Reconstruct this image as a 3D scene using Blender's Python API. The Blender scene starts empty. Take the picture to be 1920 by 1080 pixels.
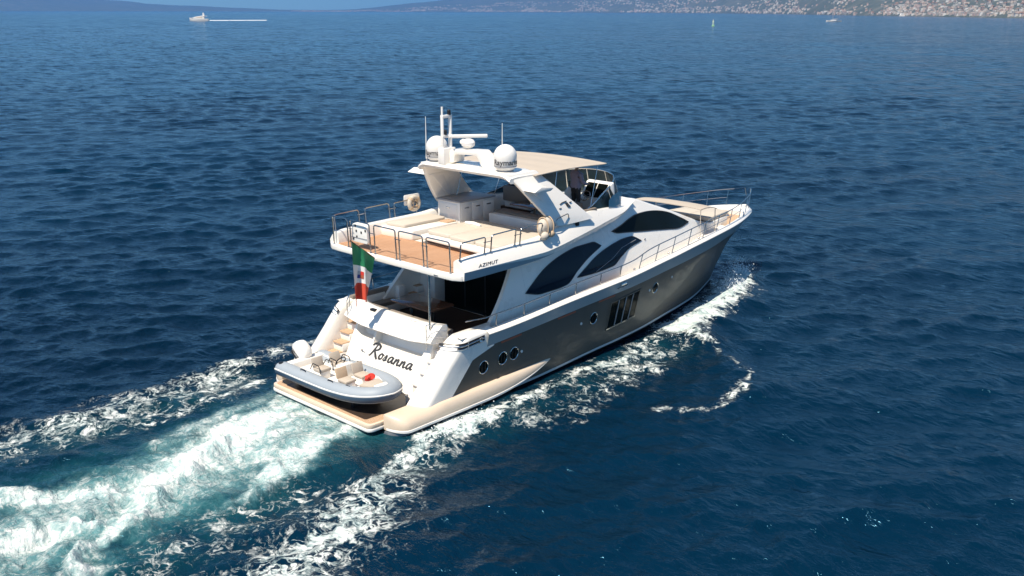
import bpy, bmesh, math, random
import numpy as np
from mathutils import Vector, Matrix
R = math.radians
random.seed(7)
scn = bpy.context.scene
COL = scn.collection

# ------------------------------------------------------------------ camera
CX, CY, CZ = -15.21, -21.768, 11.4537
YAW, PITCH, ROLL, FPX = 42.842, -15.953, 0.116, 1814.64
def cam_axes():
    y, p, r = R(YAW), R(PITCH), R(ROLL)
    f = np.array([math.cos(y)*math.cos(p), math.sin(y)*math.cos(p), math.sin(p)])
    rt = np.array([math.sin(y), -math.cos(y), 0.0]); up = np.cross(rt, f)
    return rt*math.cos(r)+up*math.sin(r), -rt*math.sin(r)+up*math.cos(r), f
cam_d = bpy.data.cameras.new('camera'); cam = bpy.data.objects.new('camera', cam_d); COL.objects.link(cam)
rt_, up_, f_ = cam_axes()
m = Matrix.Identity(4)
for i in range(3):
    m[i][0], m[i][1], m[i][2] = rt_[i], up_[i], -f_[i]
m[0][3], m[1][3], m[2][3] = CX, CY, CZ
cam.matrix_world = m
cam_d.sensor_width = 36; cam_d.lens = FPX/1920*36
cam_d.clip_start = 0.5; cam_d.clip_end = 60000
scn.camera = cam

# ------------------------------------------------------------------ sky, sun, exposure
SUN_EL, SUN_AZ = 60.0, 189.0            # azimuth from +x, counter-clockwise (from astern)
sv = Vector((math.cos(R(SUN_AZ))*math.cos(R(SUN_EL)), math.sin(R(SUN_AZ))*math.cos(R(SUN_EL)), math.sin(R(SUN_EL))))
w = bpy.data.worlds.new('World'); scn.world = w; w.use_nodes = True
nt = w.node_tree; bg = nt.nodes['Background']
sky = nt.nodes.new('ShaderNodeTexSky'); sky.sky_type = 'NISHITA'; sky.sun_disc = False
sky.sun_elevation = R(SUN_EL); sky.sun_rotation = math.atan2(sv.x, sv.y)
sky.altitude = 10; sky.air_density = 0.7; sky.dust_density = 0.15; sky.ozone_density = 3.0
wb = nt.nodes.new('ShaderNodeMix'); wb.data_type = 'RGBA'; wb.blend_type = 'MULTIPLY'; wb.inputs[0].default_value = 1.0; wb.inputs[7].default_value = (.70, .98, 1.02, 1)   # white balance of a clear maritime sky
nt.links.new(sky.outputs[0], wb.inputs[6]); nt.links.new(wb.outputs[2], bg.inputs[0]); bg.inputs[1].default_value = 0.09
sun_d = bpy.data.lights.new('sun', 'SUN'); sun = bpy.data.objects.new('sun', sun_d); COL.objects.link(sun)
sun_d.energy = 4.6; sun_d.angle = R(0.53); sun_d.color = (1.0, 0.91, 0.77)
sun.rotation_euler = (-sv).to_track_quat('-Z', 'Y').to_euler()
sun.location = (-40, -20, 60)
scn.view_settings.view_transform = 'Standard'; scn.view_settings.look = 'None'
scn.view_settings.exposure = 0.62; scn.view_settings.gamma = 1.0
HAZE = 6e-5
scn.render.engine = 'CYCLES'
scn.cycles.sample_clamp_indirect = 6.0; scn.cycles.max_bounces = 8; scn.cycles.transparent_max_bounces = 12

# ------------------------------------------------------------------ helpers
MATS = {}
def new_mat(name):
    mt = bpy.data.materials.new(name); mt.use_nodes = True
    return mt, mt.node_tree, mt.node_tree.nodes['Principled BSDF']
def N(nt, typ, **kw):
    n = nt.nodes.new(typ)
    for k, v in kw.items():
        if k.startswith('i_'):
            key = k[2:]; key = int(key) if key.isdigit() else key
            n.inputs[key].default_value = v
        else: setattr(n, k, v)
    return n
def L(nt, a, b): nt.links.new(a, b)
def ramp(nt, fac, stops, interp='LINEAR'):
    r = nt.nodes.new('ShaderNodeValToRGB'); r.color_ramp.interpolation = interp
    e = r.color_ramp.elements
    while len(e) < len(stops): e.new(0.5)
    for i, (p, c) in enumerate(stops):
        e[i].position = p; e[i].color = (*c, 1) if len(c) == 3 else c
    L(nt, fac, r.inputs[0]); return r
def mixc(nt, fac, a, b):
    n = nt.nodes.new('ShaderNodeMix'); n.data_type = 'RGBA'
    for s, v in ((0, fac), (6, a), (7, b)):
        if isinstance(v, bpy.types.NodeSocket): L(nt, v, n.inputs[s])
        else: n.inputs[s].default_value = v if s == 0 else (*v, 1)
    return n.outputs[2]
def math_(nt, op, a, b=None, c=None, clamp=False):
    n = nt.nodes.new('ShaderNodeMath'); n.operation = op; n.use_clamp = clamp
    for i, v in enumerate((a, b, c)):
        if v is None: continue
        if isinstance(v, bpy.types.NodeSocket): L(nt, v, n.inputs[i])
        else: n.inputs[i].default_value = v
    return n.outputs[0]
def sstep(nt, v, lo, hi):
    n = nt.nodes.new('ShaderNodeMapRange'); n.interpolation_type = 'SMOOTHSTEP'
    L(nt, v, n.inputs[0])
    for i, x in ((1, lo), (2, hi)):
        if isinstance(x, bpy.types.NodeSocket): L(nt, x, n.inputs[i])
        else: n.inputs[i].default_value = x
    n.inputs[3].default_value = 0; n.inputs[4].default_value = 1
    return n.outputs[0]

def tag(o, label=None, cat=None, group=None, kind=None):
    if label: o['label'] = label
    if cat: o['category'] = cat
    if group: o['group'] = group
    if kind: o['kind'] = kind
    return o
def obj(name, me, mat=None, parent=None):
    o = bpy.data.objects.new(name, me); COL.objects.link(o)
    if mat is not None:
        me.materials.clear(); me.materials.append(mat)
    if parent is not None: o.parent = parent
    return o
def empty(name, loc=(0, 0, 0), rz=0.0):
    o = bpy.data.objects.new(name, None); COL.objects.link(o)
    o.location = loc; o.rotation_euler = (0, 0, rz); o.empty_display_size = 0.3
    return o

# ------------------------------------------------------------------ the sea
def polyline_field(X, Y, pts, width):
    """1 on the line, falling off sideways; pts = (x, y[, half width, strength])"""
    out = np.zeros_like(X)
    for a, b in zip(pts[:-1], pts[1:]):
        ax, ay, bx, by = a[0], a[1], b[0], b[1]
        wa = a[2] if len(a) > 2 else width; wb = b[2] if len(b) > 2 else width
        sa = a[3] if len(a) > 3 else 1.0; sb = b[3] if len(b) > 3 else 1.0
        dx, dy = bx-ax, by-ay; l2 = dx*dx+dy*dy+1e-9
        t = np.clip(((X-ax)*dx+(Y-ay)*dy)/l2, 0, 1)
        d2 = (X-ax-t*dx)**2+(Y-ay-t*dy)**2
        ww = wa+(wb-wa)*t
        np.maximum(out, (sa+(sb-sa)*t)*np.exp(-d2/(ww*ww)), out=out)
    return out
_rng = np.random.default_rng(11)
_tab = _rng.random((256, 256)).astype(np.float32)
def vnoise(x, y):
    xi = np.floor(x).astype(np.int64); yi = np.floor(y).astype(np.int64)
    fx = (x-xi).astype(np.float32); fy = (y-yi).astype(np.float32)
    fx = fx*fx*(3-2*fx); fy = fy*fy*(3-2*fy)
    x0, x1, y0, y1 = xi & 255, (xi+1) & 255, yi & 255, (yi+1) & 255
    return (_tab[x0, y0]*(1-fx)+_tab[x1, y0]*fx)*(1-fy)+(_tab[x0, y1]*(1-fx)+_tab[x1, y1]*fx)*fy
def fbm(x, y, n=4):
    s = np.zeros_like(x, dtype=np.float32); a = 0.5
    for i in range(n):
        s += a*vnoise(x*2**i+17.3*i, y*2**i-9.1*i); a *= 0.5
    return s

def build_sea():
    fine = np.linspace(-36, 36, 1250); coarse = np.linspace(36, 324, 122)[1:-1]
    az = np.radians(np.concatenate([fine, coarse])+YAW)
    rs = [2.5]
    while rs[-1] < 23500:
        r = rs[-1]
        k = 0.0038 if r < 150 else (0.0052 if r < 420 else 0.03)
        rs.append(r*(1+k) if r > 9 else r+0.4)
    rs = np.array(rs)
    nr, na = len(rs), len(az)
    A, RR = np.meshgrid(az, rs)
    X0 = (CX+RR*np.cos(A)).astype(np.float32).ravel(); Y0 = (CY+RR*np.sin(A)).astype(np.float32).ravel()
    rr = RR.astype(np.float32).ravel()
    dr = np.gradient(rs); DR = np.repeat(dr, na).astype(np.float32)
    near = rr < 600
    X = X0[near]; Y = Y0[near]; D = DR[near]
    dz = np.zeros_like(X); dxx = np.zeros_like(X); dyy = np.zeros_like(X)
    patch = 0.34+1.25*fbm(X*0.05+3, Y*0.05, 4)          # gusts: some patches are choppier
    g = np.random.default_rng(5)
    n = 190
    lam = np.concatenate([np.exp(g.uniform(math.log(0.38), math.log(3.2), 140)), np.exp(g.uniform(math.log(3.2), math.log(16), 50))])
    wind = R(YAW+180+18)
    for i in range(n):
        l = lam[i]; th = wind+g.normal(0, 0.52 if l < 5 else 0.35)
        k = 2*math.pi/l
        slope = 0.0225*min(1, (1.9/l))**0.85*(1 if l > .7 else .8)
        a = slope/k
        kx, ky = k*math.cos(th), k*math.sin(th)
        ph = kx*X+ky*Y+g.uniform(0, 2*math.pi)
        wgt = np.clip((l/D-2.0)/2.0, 0, 1)*a
        if l < 4: wgt = wgt*patch
        c, s = np.cos(ph), np.sin(ph)
        dz += wgt*c; dxx -= wgt*math.cos(th)*s*0.9; dyy -= wgt*math.sin(th)*s*0.9
    # ---- foam and wake
    nb = (np.abs(X-5) < 32) & (np.abs(Y) < 26)
    x, y = X[nb], Y[nb]
    # wobble the positions so that edges are ragged
    wx = x+(fbm(x*.9, y*.9, 3)-.45)*1.1+(fbm(x*3.1+5, y*3.1, 3)-.45)*.45; wy = y+(fbm(x*.9+50, y*.9+20, 3)-.45)*1.1+(fbm(x*3.1+70, y*3.1+9, 3)-.45)*.45
    F = np.zeros_like(x)
    def add(pts, w_, s=1.0):
        np.maximum(F, s*polyline_field(wx, wy, pts, w_), out=F)
    for pts, w_, s in FOAM: add(pts, w_, s)
    Cn = np.zeros_like(x)
    for pts, w_, s in CHURN: np.maximum(Cn, s*polyline_field(wx, wy, pts, w_), out=Cn)
    T = np.zeros_like(x)
    for pts, w_, s in TURQ: np.maximum(T, s*polyline_field(x+(wx-x)*.6, y+(wy-y)*.6, pts, w_), out=T)
    LC = np.zeros_like(x)
    for pts, w_, s in LACE: np.maximum(LC, s*polyline_field(wx, wy, pts, w_), out=LC)
    calm = np.clip(1-.75*np.maximum(T, Cn), .25, 1)
    dz[nb] *= calm; dxx[nb] *= calm; dyy[nb] *= calm
    # churned water stands up in lumps; the bow wave curls off the hull
    dz[nb] += Cn*((fbm(x*1.1, y*1.1, 5)-.40)*1.15)+T*(fbm(x*.55+9, y*.55, 3)-.42)*0.35+np.clip(F, 0, 1)*((fbm(x*2.2, y*2.2, 3)-.4)*0.28)
    for pts, w_, h in SWELL: dz[nb] += h*polyline_field(x, y, pts, w_)
    # the hull pushes the water up along its sides and the quarter wave fills in behind
    near_h = np.exp(-(np.clip(np.abs(x-9)-10.0, 0, None)**2)/1.2)*np.exp(-(np.clip(np.abs(y)-2.9, 0, None)**2)/.6)
    dz[nb] = dz[nb]*(1-.6*near_h)+near_h*.20
    X0[near] = X+dxx; Y0[near] = Y+dyy
    Z = np.zeros_like(X0); Z[near] = dz
    foam = np.zeros_like(X0); churn = np.zeros_like(X0); turq = np.zeros_like(X0); lace = np.zeros_like(X0)
    idx = np.flatnonzero(near)[nb]
    foam[idx] = F; churn[idx] = Cn; turq[idx] = T; lace[idx] = LC
    co = np.stack([X0, Y0, Z], 1)
    co = np.vstack([co, [[CX, CY, 0]]]).astype(np.float32)
    ii = np.arange(nr-1)[:, None]*na; jj = np.arange(na)[None, :]; jn = (jj+1) % na
    q = np.stack([ii+jj, ii+na+jj, ii+na+jn, ii+jn], -1).reshape(-1, 4)[:, ::1]
    tri = np.stack([np.full(na, nr*na), np.arange(na), (np.arange(na)+1) % na], 1)
    me = bpy.data.meshes.new('sea')
    nq, ntr = len(q), len(tri)
    me.vertices.add(len(co)); me.vertices.foreach_set('co', co.ravel())
    li = np.concatenate([q.ravel(), tri.ravel()]).astype(np.int32)
    me.loops.add(len(li)); me.loops.foreach_set('vertex_index', li)
    me.polygons.add(nq+ntr)
    me.polygons.foreach_set('loop_start', np.concatenate([np.arange(nq)*4, nq*4+np.arange(ntr)*3]).astype(np.int32))
    me.update(calc_edges=True)
    me.polygons.foreach_set('use_smooth', np.ones(nq+ntr, bool))
    for nm, arr in (('foam', foam), ('churn', churn), ('turq', turq), ('lace', lace)):
        at = me.attributes.new(nm, 'FLOAT', 'POINT'); at.data.foreach_set('value', np.append(arr, 0).astype(np.float32))
    print('sea verts', len(co))
    return me

def sea_material():
    mt, nt, p = new_mat('sea water')
    geo = N(nt, 'ShaderNodeNewGeometry'); pos = geo.outputs['Position']
    att = {k: N(nt, 'ShaderNodeAttribute', attribute_name=k).outputs['Fac'] for k in ('foam', 'churn', 'turq', 'lace')}
    # small ripples, finer than the mesh
    def noise(scale, detail=3, rough=.55, vec=None, dist=0.0):
        n = N(nt, 'ShaderNodeTexNoise'); n.inputs['Scale'].default_value = scale; n.inputs['Detail'].default_value = detail
        n.inputs['Roughness'].default_value = rough; n.inputs['Distortion'].default_value = dist
        L(nt, vec if vec is not None else pos, n.inputs['Vector']); return n
    mp = N(nt, 'ShaderNodeMapping'); mp.inputs['Rotation'].default_value = (0, 0, -R(YAW+18)); mp.inputs['Scale'].default_value = (1.0, .55, 1)
    L(nt, pos, mp.inputs['Vector'])
    r1 = noise(3.3, 4, .62, mp.outputs[0], .4); r2 = noise(.16, 5, .6, mp.outputs[0], .2); r3 = noise(.9, 3, .5, mp.outputs[0], .6)
    # distorted coordinates for the foam lace
    dn = noise(1.3, 3, .6); dn2 = noise(.35, 2)
    vm = N(nt, 'ShaderNodeVectorMath', operation='MULTIPLY_ADD'); L(nt, dn.outputs['Color'], vm.inputs[0]); vm.inputs[1].default_value = (.75, .75, .2); L(nt, pos, vm.inputs[2])
    def lace_tex(scale, rnd=1.0):
        v = N(nt, 'ShaderNodeTexVoronoi', feature='DISTANCE_TO_EDGE'); v.voronoi_dimensions = '2D'
        v.inputs['Scale'].default_value = scale; v.inputs['Randomness'].default_value = rnd
        L(nt, vm.outputs[0], v.inputs['Vector']); return v.outputs['Distance']
    l1, l2, l3 = lace_tex(.85), lace_tex(2.3), lace_tex(6.0)
    fine = noise(7, 5, .7, vm.outputs[0]).outputs['Fac']; mid = noise(2.2, 5, .65, vm.outputs[0], .5).outputs['Fac']; big = noise(.8, 3, .55).outputs['Fac']
    # filaments: ridged noise gives curved threads of foam; patches: warped noise thresholded by the density
    def ridged(scale, vec, dist=.8):
        n = noise(scale, 3, .5, vec, dist).outputs['Fac']
        return math_(nt, 'SUBTRACT', 1.0, math_(nt, 'ABSOLUTE', math_(nt, 'SUBTRACT', math_(nt, 'MULTIPLY', n, 2.0), 1.0)))
    rg1, rg2 = ridged(.75, vm.outputs[0], 1.2), ridged(2.1, vm.outputs[0], 1.0)
    vfine = noise(16, 4, .7, vm.outputs[0]).outputs['Fac']
    def cen(v, k): return math_(nt, 'MULTIPLY', math_(nt, 'SUBTRACT', v, .5), k)
    fz = math_(nt, 'ADD', math_(nt, 'ADD', cen(mid, 1.5), cen(fine, 1.5)), cen(vfine, .9))
    web = math_(nt, 'SUBTRACT', 1.0, sstep(nt, l1, .02, .16))
    fil = math_(nt, 'MAXIMUM', math_(nt, 'MAXIMUM', sstep(nt, rg1, .86, .99), math_(nt, 'MULTIPLY', sstep(nt, rg2, .84, .99), .9)), math_(nt, 'MULTIPLY', web, .75))
    lv = math_(nt, 'ADD', math_(nt, 'ADD', math_(nt, 'MULTIPLY', fil, .52), math_(nt, 'MULTIPLY', att['lace'], .55)), math_(nt, 'MULTIPLY', fz, .66))
    lacef = math_(nt, 'MULTIPLY', sstep(nt, lv, .60, 1.08), sstep(nt, att['lace'], .08, .45))
    v = math_(nt, 'ADD', math_(nt, 'ADD', math_(nt, 'MULTIPLY', fz, .80), math_(nt, 'MULTIPLY', fil, .28)), math_(nt, 'MULTIPLY', att['foam'], .70))
    foamf = math_(nt, 'MULTIPLY', sstep(nt, v, .46, .86), sstep(nt, att['foam'], .05, .3))
    # churned wake: soft, cloudy
    cz = math_(nt, 'ADD', math_(nt, 'ADD', cen(mid, 1.1), cen(fine, 1.0)), math_(nt, 'ADD', cen(vfine, .7), cen(big, .7)))
    cv = math_(nt, 'ADD', math_(nt, 'ADD', math_(nt, 'MULTIPLY', cz, .60), math_(nt, 'MULTIPLY', fil, .14)), math_(nt, 'MULTIPLY', att['churn'], .80))
    churnf = math_(nt, 'MULTIPLY', sstep(nt, cv, .34, .86), sstep(nt, att['churn'], .02, .4))
    milk = math_(nt, 'MULTIPLY', sstep(nt, math_(nt, 'ADD', math_(nt, 'MULTIPLY', cz, .35), att['churn']), .12, .95), .8)
    # scattered whitecap flecks of the open sea are rare: none
    al = math_(nt, 'MAXIMUM', math_(nt, 'MAXIMUM', foamf, churnf), lacef, clamp=True)
    tq = math_(nt, 'MULTIPLY', att['turq'], sstep(nt, math_(nt, 'ADD', big, math_(nt, 'MULTIPLY', mid, .3)), .28, .8), clamp=True)
    bign = noise(.02, 3).outputs['Fac']
    deep = mixc(nt, sstep(nt, bign, .35, .65), WATER_A, WATER_B)
    wc = mixc(nt, tq, deep, TURQ_C)
    milky = mixc(nt, milk, wc, (.27, .48, .48))
    fcol = mixc(nt, sstep(nt, fz, -.35, .4), (.42, .54, .53), (.74, .74, .70))
    col = mixc(nt, al, milky, fcol)
    L(nt, col, p.inputs['Base Color'])
    rough = N(nt, 'ShaderNodeMapRange'); L(nt, al, rough.inputs[0]); rough.inputs[3].default_value = .13; rough.inputs[4].default_value = .7
    L(nt, rough.outputs[0], p.inputs['Roughness'])
    p.inputs['IOR'].default_value = 1.33; p.inputs['Specular Tint'].default_value = (.26, .70, 1.0, 1)
    # bumps
    b0 = N(nt, 'ShaderNodeBump'); b0.inputs['Strength'].default_value = 1.0; b0.inputs['Distance'].default_value = .10
    L(nt, r1.outputs['Fac'], b0.inputs['Height'])
    bd = N(nt, 'ShaderNodeBump'); bd.inputs['Distance'].default_value = .19; L(nt, r3.outputs['Fac'], bd.inputs['Height']); L(nt, b0.outputs[0], bd.inputs['Normal'])
    r4 = noise(.62, 5, .62, mp.outputs[0], .3)
    cam_ = N(nt, 'ShaderNodeVectorMath', operation='DISTANCE'); L(nt, pos, cam_.inputs[0]); cam_.inputs[1].default_value = (CX, CY, 0)
    far1 = sstep(nt, cam_.outputs['Value'], 35, 180); far2 = sstep(nt, cam_.outputs['Value'], 120, 700)
    # far waves, finer than the mesh: slopes taken straight from noise
    def vop(op, a, b):
        n = N(nt, 'ShaderNodeVectorMath', operation=op)
        for k_, v_ in enumerate((a, b)):
            if isinstance(v_, bpy.types.NodeSocket): L(nt, v_, n.inputs[k_])
            else: n.inputs[k_].default_value = v_
        return n.outputs[0]
    def slopes(nz, k, fac):
        c = vop('MULTIPLY', vop('SUBTRACT', nz.outputs['Color'], (.5, .5, .5)), (k, k, 0))
        sc = N(nt, 'ShaderNodeVectorMath', operation='SCALE'); L(nt, c, sc.inputs[0]); L(nt, fac, sc.inputs['Scale']); return sc.outputs[0]
    r5 = noise(.055, 4, .6, mp.outputs[0], .2)
    sl = vop('ADD', vop('ADD', slopes(r4, 1.35, far1), slopes(r2, .75, far2)), slopes(r5, .45, far2))
    nrm = N(nt, 'ShaderNodeVectorMath', operation='NORMALIZE'); L(nt, vop('ADD', bd.outputs[0], sl), nrm.inputs[0]); b1 = nrm
    b2 = N(nt, 'ShaderNodeBump'); b2.inputs['Distance'].default_value = .10
    L(nt, al, b2.inputs['Height']); L(nt, b1.outputs[0], b2.inputs['Normal']); b2.inputs['Strength'].default_value = .6
    L(nt, b2.outputs[0], p.inputs['Normal'])
    return mt

WATER_A = (.0004, .0068, .0165); WATER_B = (.0005, .0140, .0330); TURQ_C = (.016, .128, .142)
FOAM = [  # (points, half width, strength): broken foam on the water
 ([(22.0,-.9,.55,1.8),(21.2,-1.3,.75,1.9),(19.6,-1.9,.75,1.5),(17.4,-2.6,.65,1.1),(15.3,-3.0,.8,1.25),(13.9,-3.4,.85,1.35)], .6, 1.0),
 ([(14.2,-2.9,.55,.9),(13.9,-3.4,.55,1.0),(13.5,-4.1,.5,.9),(13.3,-4.7,.3,.7)], .5, 1.0),
 ([(13.4,-4.7,.26,.75),(12.9,-5.5,.15,.48),(11.9,-6.8,.15,.5),(11.0,-7.6,.2,.76),(9.6,-8.05,.22,.76),(8.6,-7.95,.18,.6),(7.4,-6.9,.22,.6)], .3, 1.0),
 ([(12.9,-3.2,.3,.62),(11,-3.6,.55,.86),(9.1,-3.6,.5,.84),(7.1,-3.5,.42,.72),(5.5,-3.5,.4,.76),(3.7,-3.6,.4,1.0),(2.5,-3.6,.5,1.15),(1.4,-3.6,.5,1.1),(-.2,-3.9,.4,.85),(-1.7,-4.4,.45,.8),(-2.9,-4.8,.5,.75),(-4.1,-5.5,.6,.7),(-5.4,-6.3,.7,.68),(-7,-7.2,.9,.6)], .5, 1.0),
 ([(11.4,-4.3,.45,.8),(10,-4.7,.45,.8),(8.6,-4.6,.5,.7),(6.6,-4.9,.5,.6),(5.0,-5.2,.4,.55)], .5, .9),
 ([(3.2,5.9,.5,.6),(1.2,5.4,.6,.7),(-.4,5,.6,.76),(-1.9,4.4,.6,.62),(-3.2,4.2,.5,.5),(-4.3,4.4,.55,.75),(-5.3,4.9,.6,.82),(-6.5,5.2,.6,.6),(-7.7,5.1,.8,.65),(-10,5.5,1,.6)], .6, .95),
 ([(.6,3.6,.5,.85),(-.9,3.5,.55,.8),(-2.3,3.4,.5,.65),(-3.6,3.7,.5,.55)], .5, .9),
 ([(8,4.2,.5,.75),(5,4.8,.6,.75),(3,5.6,.6,.65)], .5, .8),
]
CHURN = [
 # pale body of the wash, then the brighter torn ridges inside it
 ([(.9,.2,1.8,.60),(-1.0,.0,2.1,.74),(-3,-.3,2.1,.72),(-5,-.4,2.1,.64),(-7,-.5,2.2,.60),(-10,-.6,2.5,.55)], 1.8, 1.0),
 ([(.3,1.7,.5,.6),(-.5,1.3,.6,.95),(-1.7,.8,.95,1.08),(-3.2,.3,1.0,1.12),(-4.6,-.2,1.0,1.05),(-5.7,-.3,.75,.95),(-6.5,.2,.5,.9),(-7.4,.9,.5,.9),(-8.1,1.6,.5,.85),(-9.8,2.6,.6,.85)], .6, 1.0),
 ([(.5,-1.3,.4,.55),(-.3,-1.5,.5,.9),(-1.5,-1.5,.75,1.02),(-2.6,-1.9,.7,.95),(-3.6,-2.4,.45,.75),(-4.6,-2.6,.4,.5)], .45, 1.0),
 ([(-.2,.3,.7,.8),(-2,.0,.7,.72),(-3.9,-.5,.7,.82),(-5.4,-.9,.5,.88),(-6.6,-1.6,.42,.95),(-7.5,-2.2,.42,.92),(-8.6,-3.2,.5,.85)], .5, .95),
 ([(-5.2,-.6,.6,.75),(-6.5,-1.0,.45,.8),(-7.4,-.9,.45,.9),(-8.1,-.5,.5,.95),(-8.7,-.5,.6,.95),(-10.5,-.8,.8,.85)], .5, 1.0),
 ([(.2,2.4,.4,.5),(-1,2.2,.5,.6),(-2.5,1.9,.6,.65),(-4,1.2,.7,.5)], .5, .9),
]
TURQ = [
 ([(.8,0,2.1,1.0),(-1.5,-.2,2.2,1.0),(-4,-.5,2.3,1.0),(-6.5,-.7,2.5,.95),(-9,-.8,2.7,.9),(-14,-1,3,.8)], 2.3, 1.0),
 ([(.5,-3.6,.9,.25),(6,-3.8,.9,.12),(12,-3.8,1.0,.15)], .9, 1.0),
 ([(0,4.2,.8,.2),(-4,3.8,1.0,.2),(-8,4.4,1.2,.2)], 1.0, 1.0),
]
LACE = [
 ([(2.2,-3.9,.6,.6),(.2,-4.3,.7,.8),(-1.4,-4.6,.9,.95),(-3,-5.2,1.2,1.0),(-5,-6,1.4,1.0),(-8,-7,1.7,.9)], 1.0, 1.0),
 ([(12.5,-4.4,.5,.6),(9,-4.5,.8,.7),(6,-4.8,.8,.7),(4,-4.6,.7,.6)], .8, .9),
 ([(-3,-3.4,1.0,.6),(-5,-3.6,1.2,.7),(-7,-3.8,1.4,.6)], 1.0, .9),
 ([(2,5.4,.9,.75),(-2,4.6,1.1,.85),(-5,4.6,1.3,.85),(-9,5,1.5,.75)], 1.0, .9),
]
SWELL = [
 ([(21.8,-1.3),(19,-2.2),(15,-3.2),(13.6,-4.2)], .8, .42),
 ([(13,-3.4),(6,-3.6),(1,-3.7)], .7, .22),
 ([(13.4,-4.7),(12,-6.6),(10.8,-7.8)], .9, .18),
 ([(6,5.2),(0,5.2),(-5,4.9)], 1.0, .22),
]
sea = obj('sea', build_sea(), sea_material()); tag(sea, kind='structure')
# ================================================================== materials
def noise_bump(nt, p, scale, dist, detail=4, coord='Object'):
    tc = N(nt, 'ShaderNodeTexCoord'); n = N(nt, 'ShaderNodeTexNoise'); n.inputs['Scale'].default_value = scale; n.inputs['Detail'].default_value = detail
    L(nt, tc.outputs[coord], n.inputs['Vector'])
    b = N(nt, 'ShaderNodeBump'); b.inputs['Distance'].default_value = dist; L(nt, n.outputs['Fac'], b.inputs['Height']); L(nt, b.outputs[0], p.inputs['Normal'])
    return n
def simple(name, col, rough=.4, metal=0.0, var=.06, vscale=1.5, coat=0.0, bump=None, spec=.5):
    mt, nt, p = new_mat(name)
    tc = N(nt, 'ShaderNodeTexCoord'); n = N(nt, 'ShaderNodeTexNoise'); n.inputs['Scale'].default_value = vscale; n.inputs['Detail'].default_value = 5
    L(nt, tc.outputs['Object'], n.inputs['Vector'])
    a = tuple(max(0, c*(1-var)) for c in col); b = tuple(min(1, c*(1+var)) for c in col)
    L(nt, mixc(nt, n.outputs['Fac'], a, b), p.inputs['Base Color'])
    rr = N(nt, 'ShaderNodeMapRange'); L(nt, n.outputs['Fac'], rr.inputs[0]); rr.inputs[3].default_value = max(0.02, rough*.8); rr.inputs[4].default_value = min(1, rough*1.2)
    L(nt, rr.outputs[0], p.inputs['Roughness'])
    p.inputs['Metallic'].default_value = metal; p.inputs['Coat Weight'].default_value = coat; p.inputs['Coat Roughness'].default_value = .05
    p.inputs['Specular IOR Level'].default_value = spec
    if bump:
        n2 = N(nt, 'ShaderNodeTexNoise'); n2.inputs['Scale'].default_value = bump[0]; n2.inputs['Detail'].default_value = 3
        L(nt, tc.outputs['Object'], n2.inputs['Vector'])
        bb = N(nt, 'ShaderNodeBump'); bb.inputs['Distance'].default_value = bump[1]; L(nt, n2.outputs['Fac'], bb.inputs['Height']); L(nt, bb.outputs[0], p.inputs['Normal'])
    return mt
M = {}
M['white'] = simple('white gelcoat', (.86, .81, .735), .28, coat=.3, var=.025, vscale=.9)
M['white2'] = simple('white moulding', (.83, .79, .735), .35, var=.03)
M['cream'] = simple('champagne gelcoat', (.70, .56, .42), .3, coat=.3, var=.04)
M['taupe'] = simple('bronze metallic hull paint', (.100, .088, .072), .46, metal=.15, var=.16, vscale=.9, coat=.16, bump=(1.7, .02))
M['boot'] = simple('pale boot stripe', (.50, .51, .50), .35)
M['bottom'] = simple('dark antifouling', (.012, .016, .02), .5)
M['steel'] = simple('polished stainless', (.62, .60, .57), .16, metal=1.0, var=.05)
M['rail'] = simple('stainless rail', (.45, .42, .39), .2, metal=1.0, var=.08, vscale=4)
M['black'] = simple('black plastic', (.012, .012, .014), .4)
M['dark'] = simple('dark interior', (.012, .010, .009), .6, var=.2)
M['grey'] = simple('grey trim', (.28, .28, .29), .45)
M['cushion'] = simple('cream upholstery', (.54, .475, .395), .8, var=.05, vscale=6, bump=(30, .004))
M['tan'] = simple('tan upholstery', (.52, .38, .25), .75, var=.06, vscale=6, bump=(30, .004))
M['canvas'] = simple('sand canvas', (.47, .40, .325), .85, var=.05, vscale=3, bump=(60, .002))
M['wood'] = simple('dark varnished wood', (.16, .07, .04), .15, coat=.8, var=.25, vscale=4)
M['tube'] = simple('grey hypalon', (.31, .345, .38), .55, var=.05, bump=(40, .001))
M['navy'] = simple('navy hypalon', (.035, .07, .12), .5)
M['red'] = simple('red cloth', (.62, .035, .02), .7, var=.12, vscale=8)
M['brown'] = simple('weathered deck wood', (.20, .12, .07), .6, var=.3, vscale=5)
M['deckwhite'] = simple('pale nonskid deck', (.74, .69, .64), .6, bump=(80, .002))
M['tan_dark'] = simple('shade-darkened tan upholstery', (.20, .165, .135), .8, bump=(30, .004))  # tan darkened in its colour for seats lying in shade
M['silver'] = simple('silver blue topside paint', (.29, .36, .39), .35, metal=.1, var=.06, coat=.3)
M['tender_shade'] = simple('painted tender shade', (.05, .034, .026), .35, var=.3, vscale=5, bump=(18, .004))  # dark colour standing in for the tender's shade on the platform
M['script'] = simple('dark grey lettering', (.045, .042, .038), .35)
M['faint'] = simple('pale grey lettering', (.45, .45, .44), .4)
M['skin'] = simple('skin', (.42, .24, .16), .5)
M['shirt'] = simple('mauve shirt', (.34, .27, .32), .8, bump=(25, .01))
M['trousers'] = simple('dark trousers', (.035, .028, .024), .8, bump=(25, .01))
M['hair'] = simple('dark hair', (.02, .014, .01), .6)
M['orange'] = simple('plain red-orange', (.42, .10, .045), .35)
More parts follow.
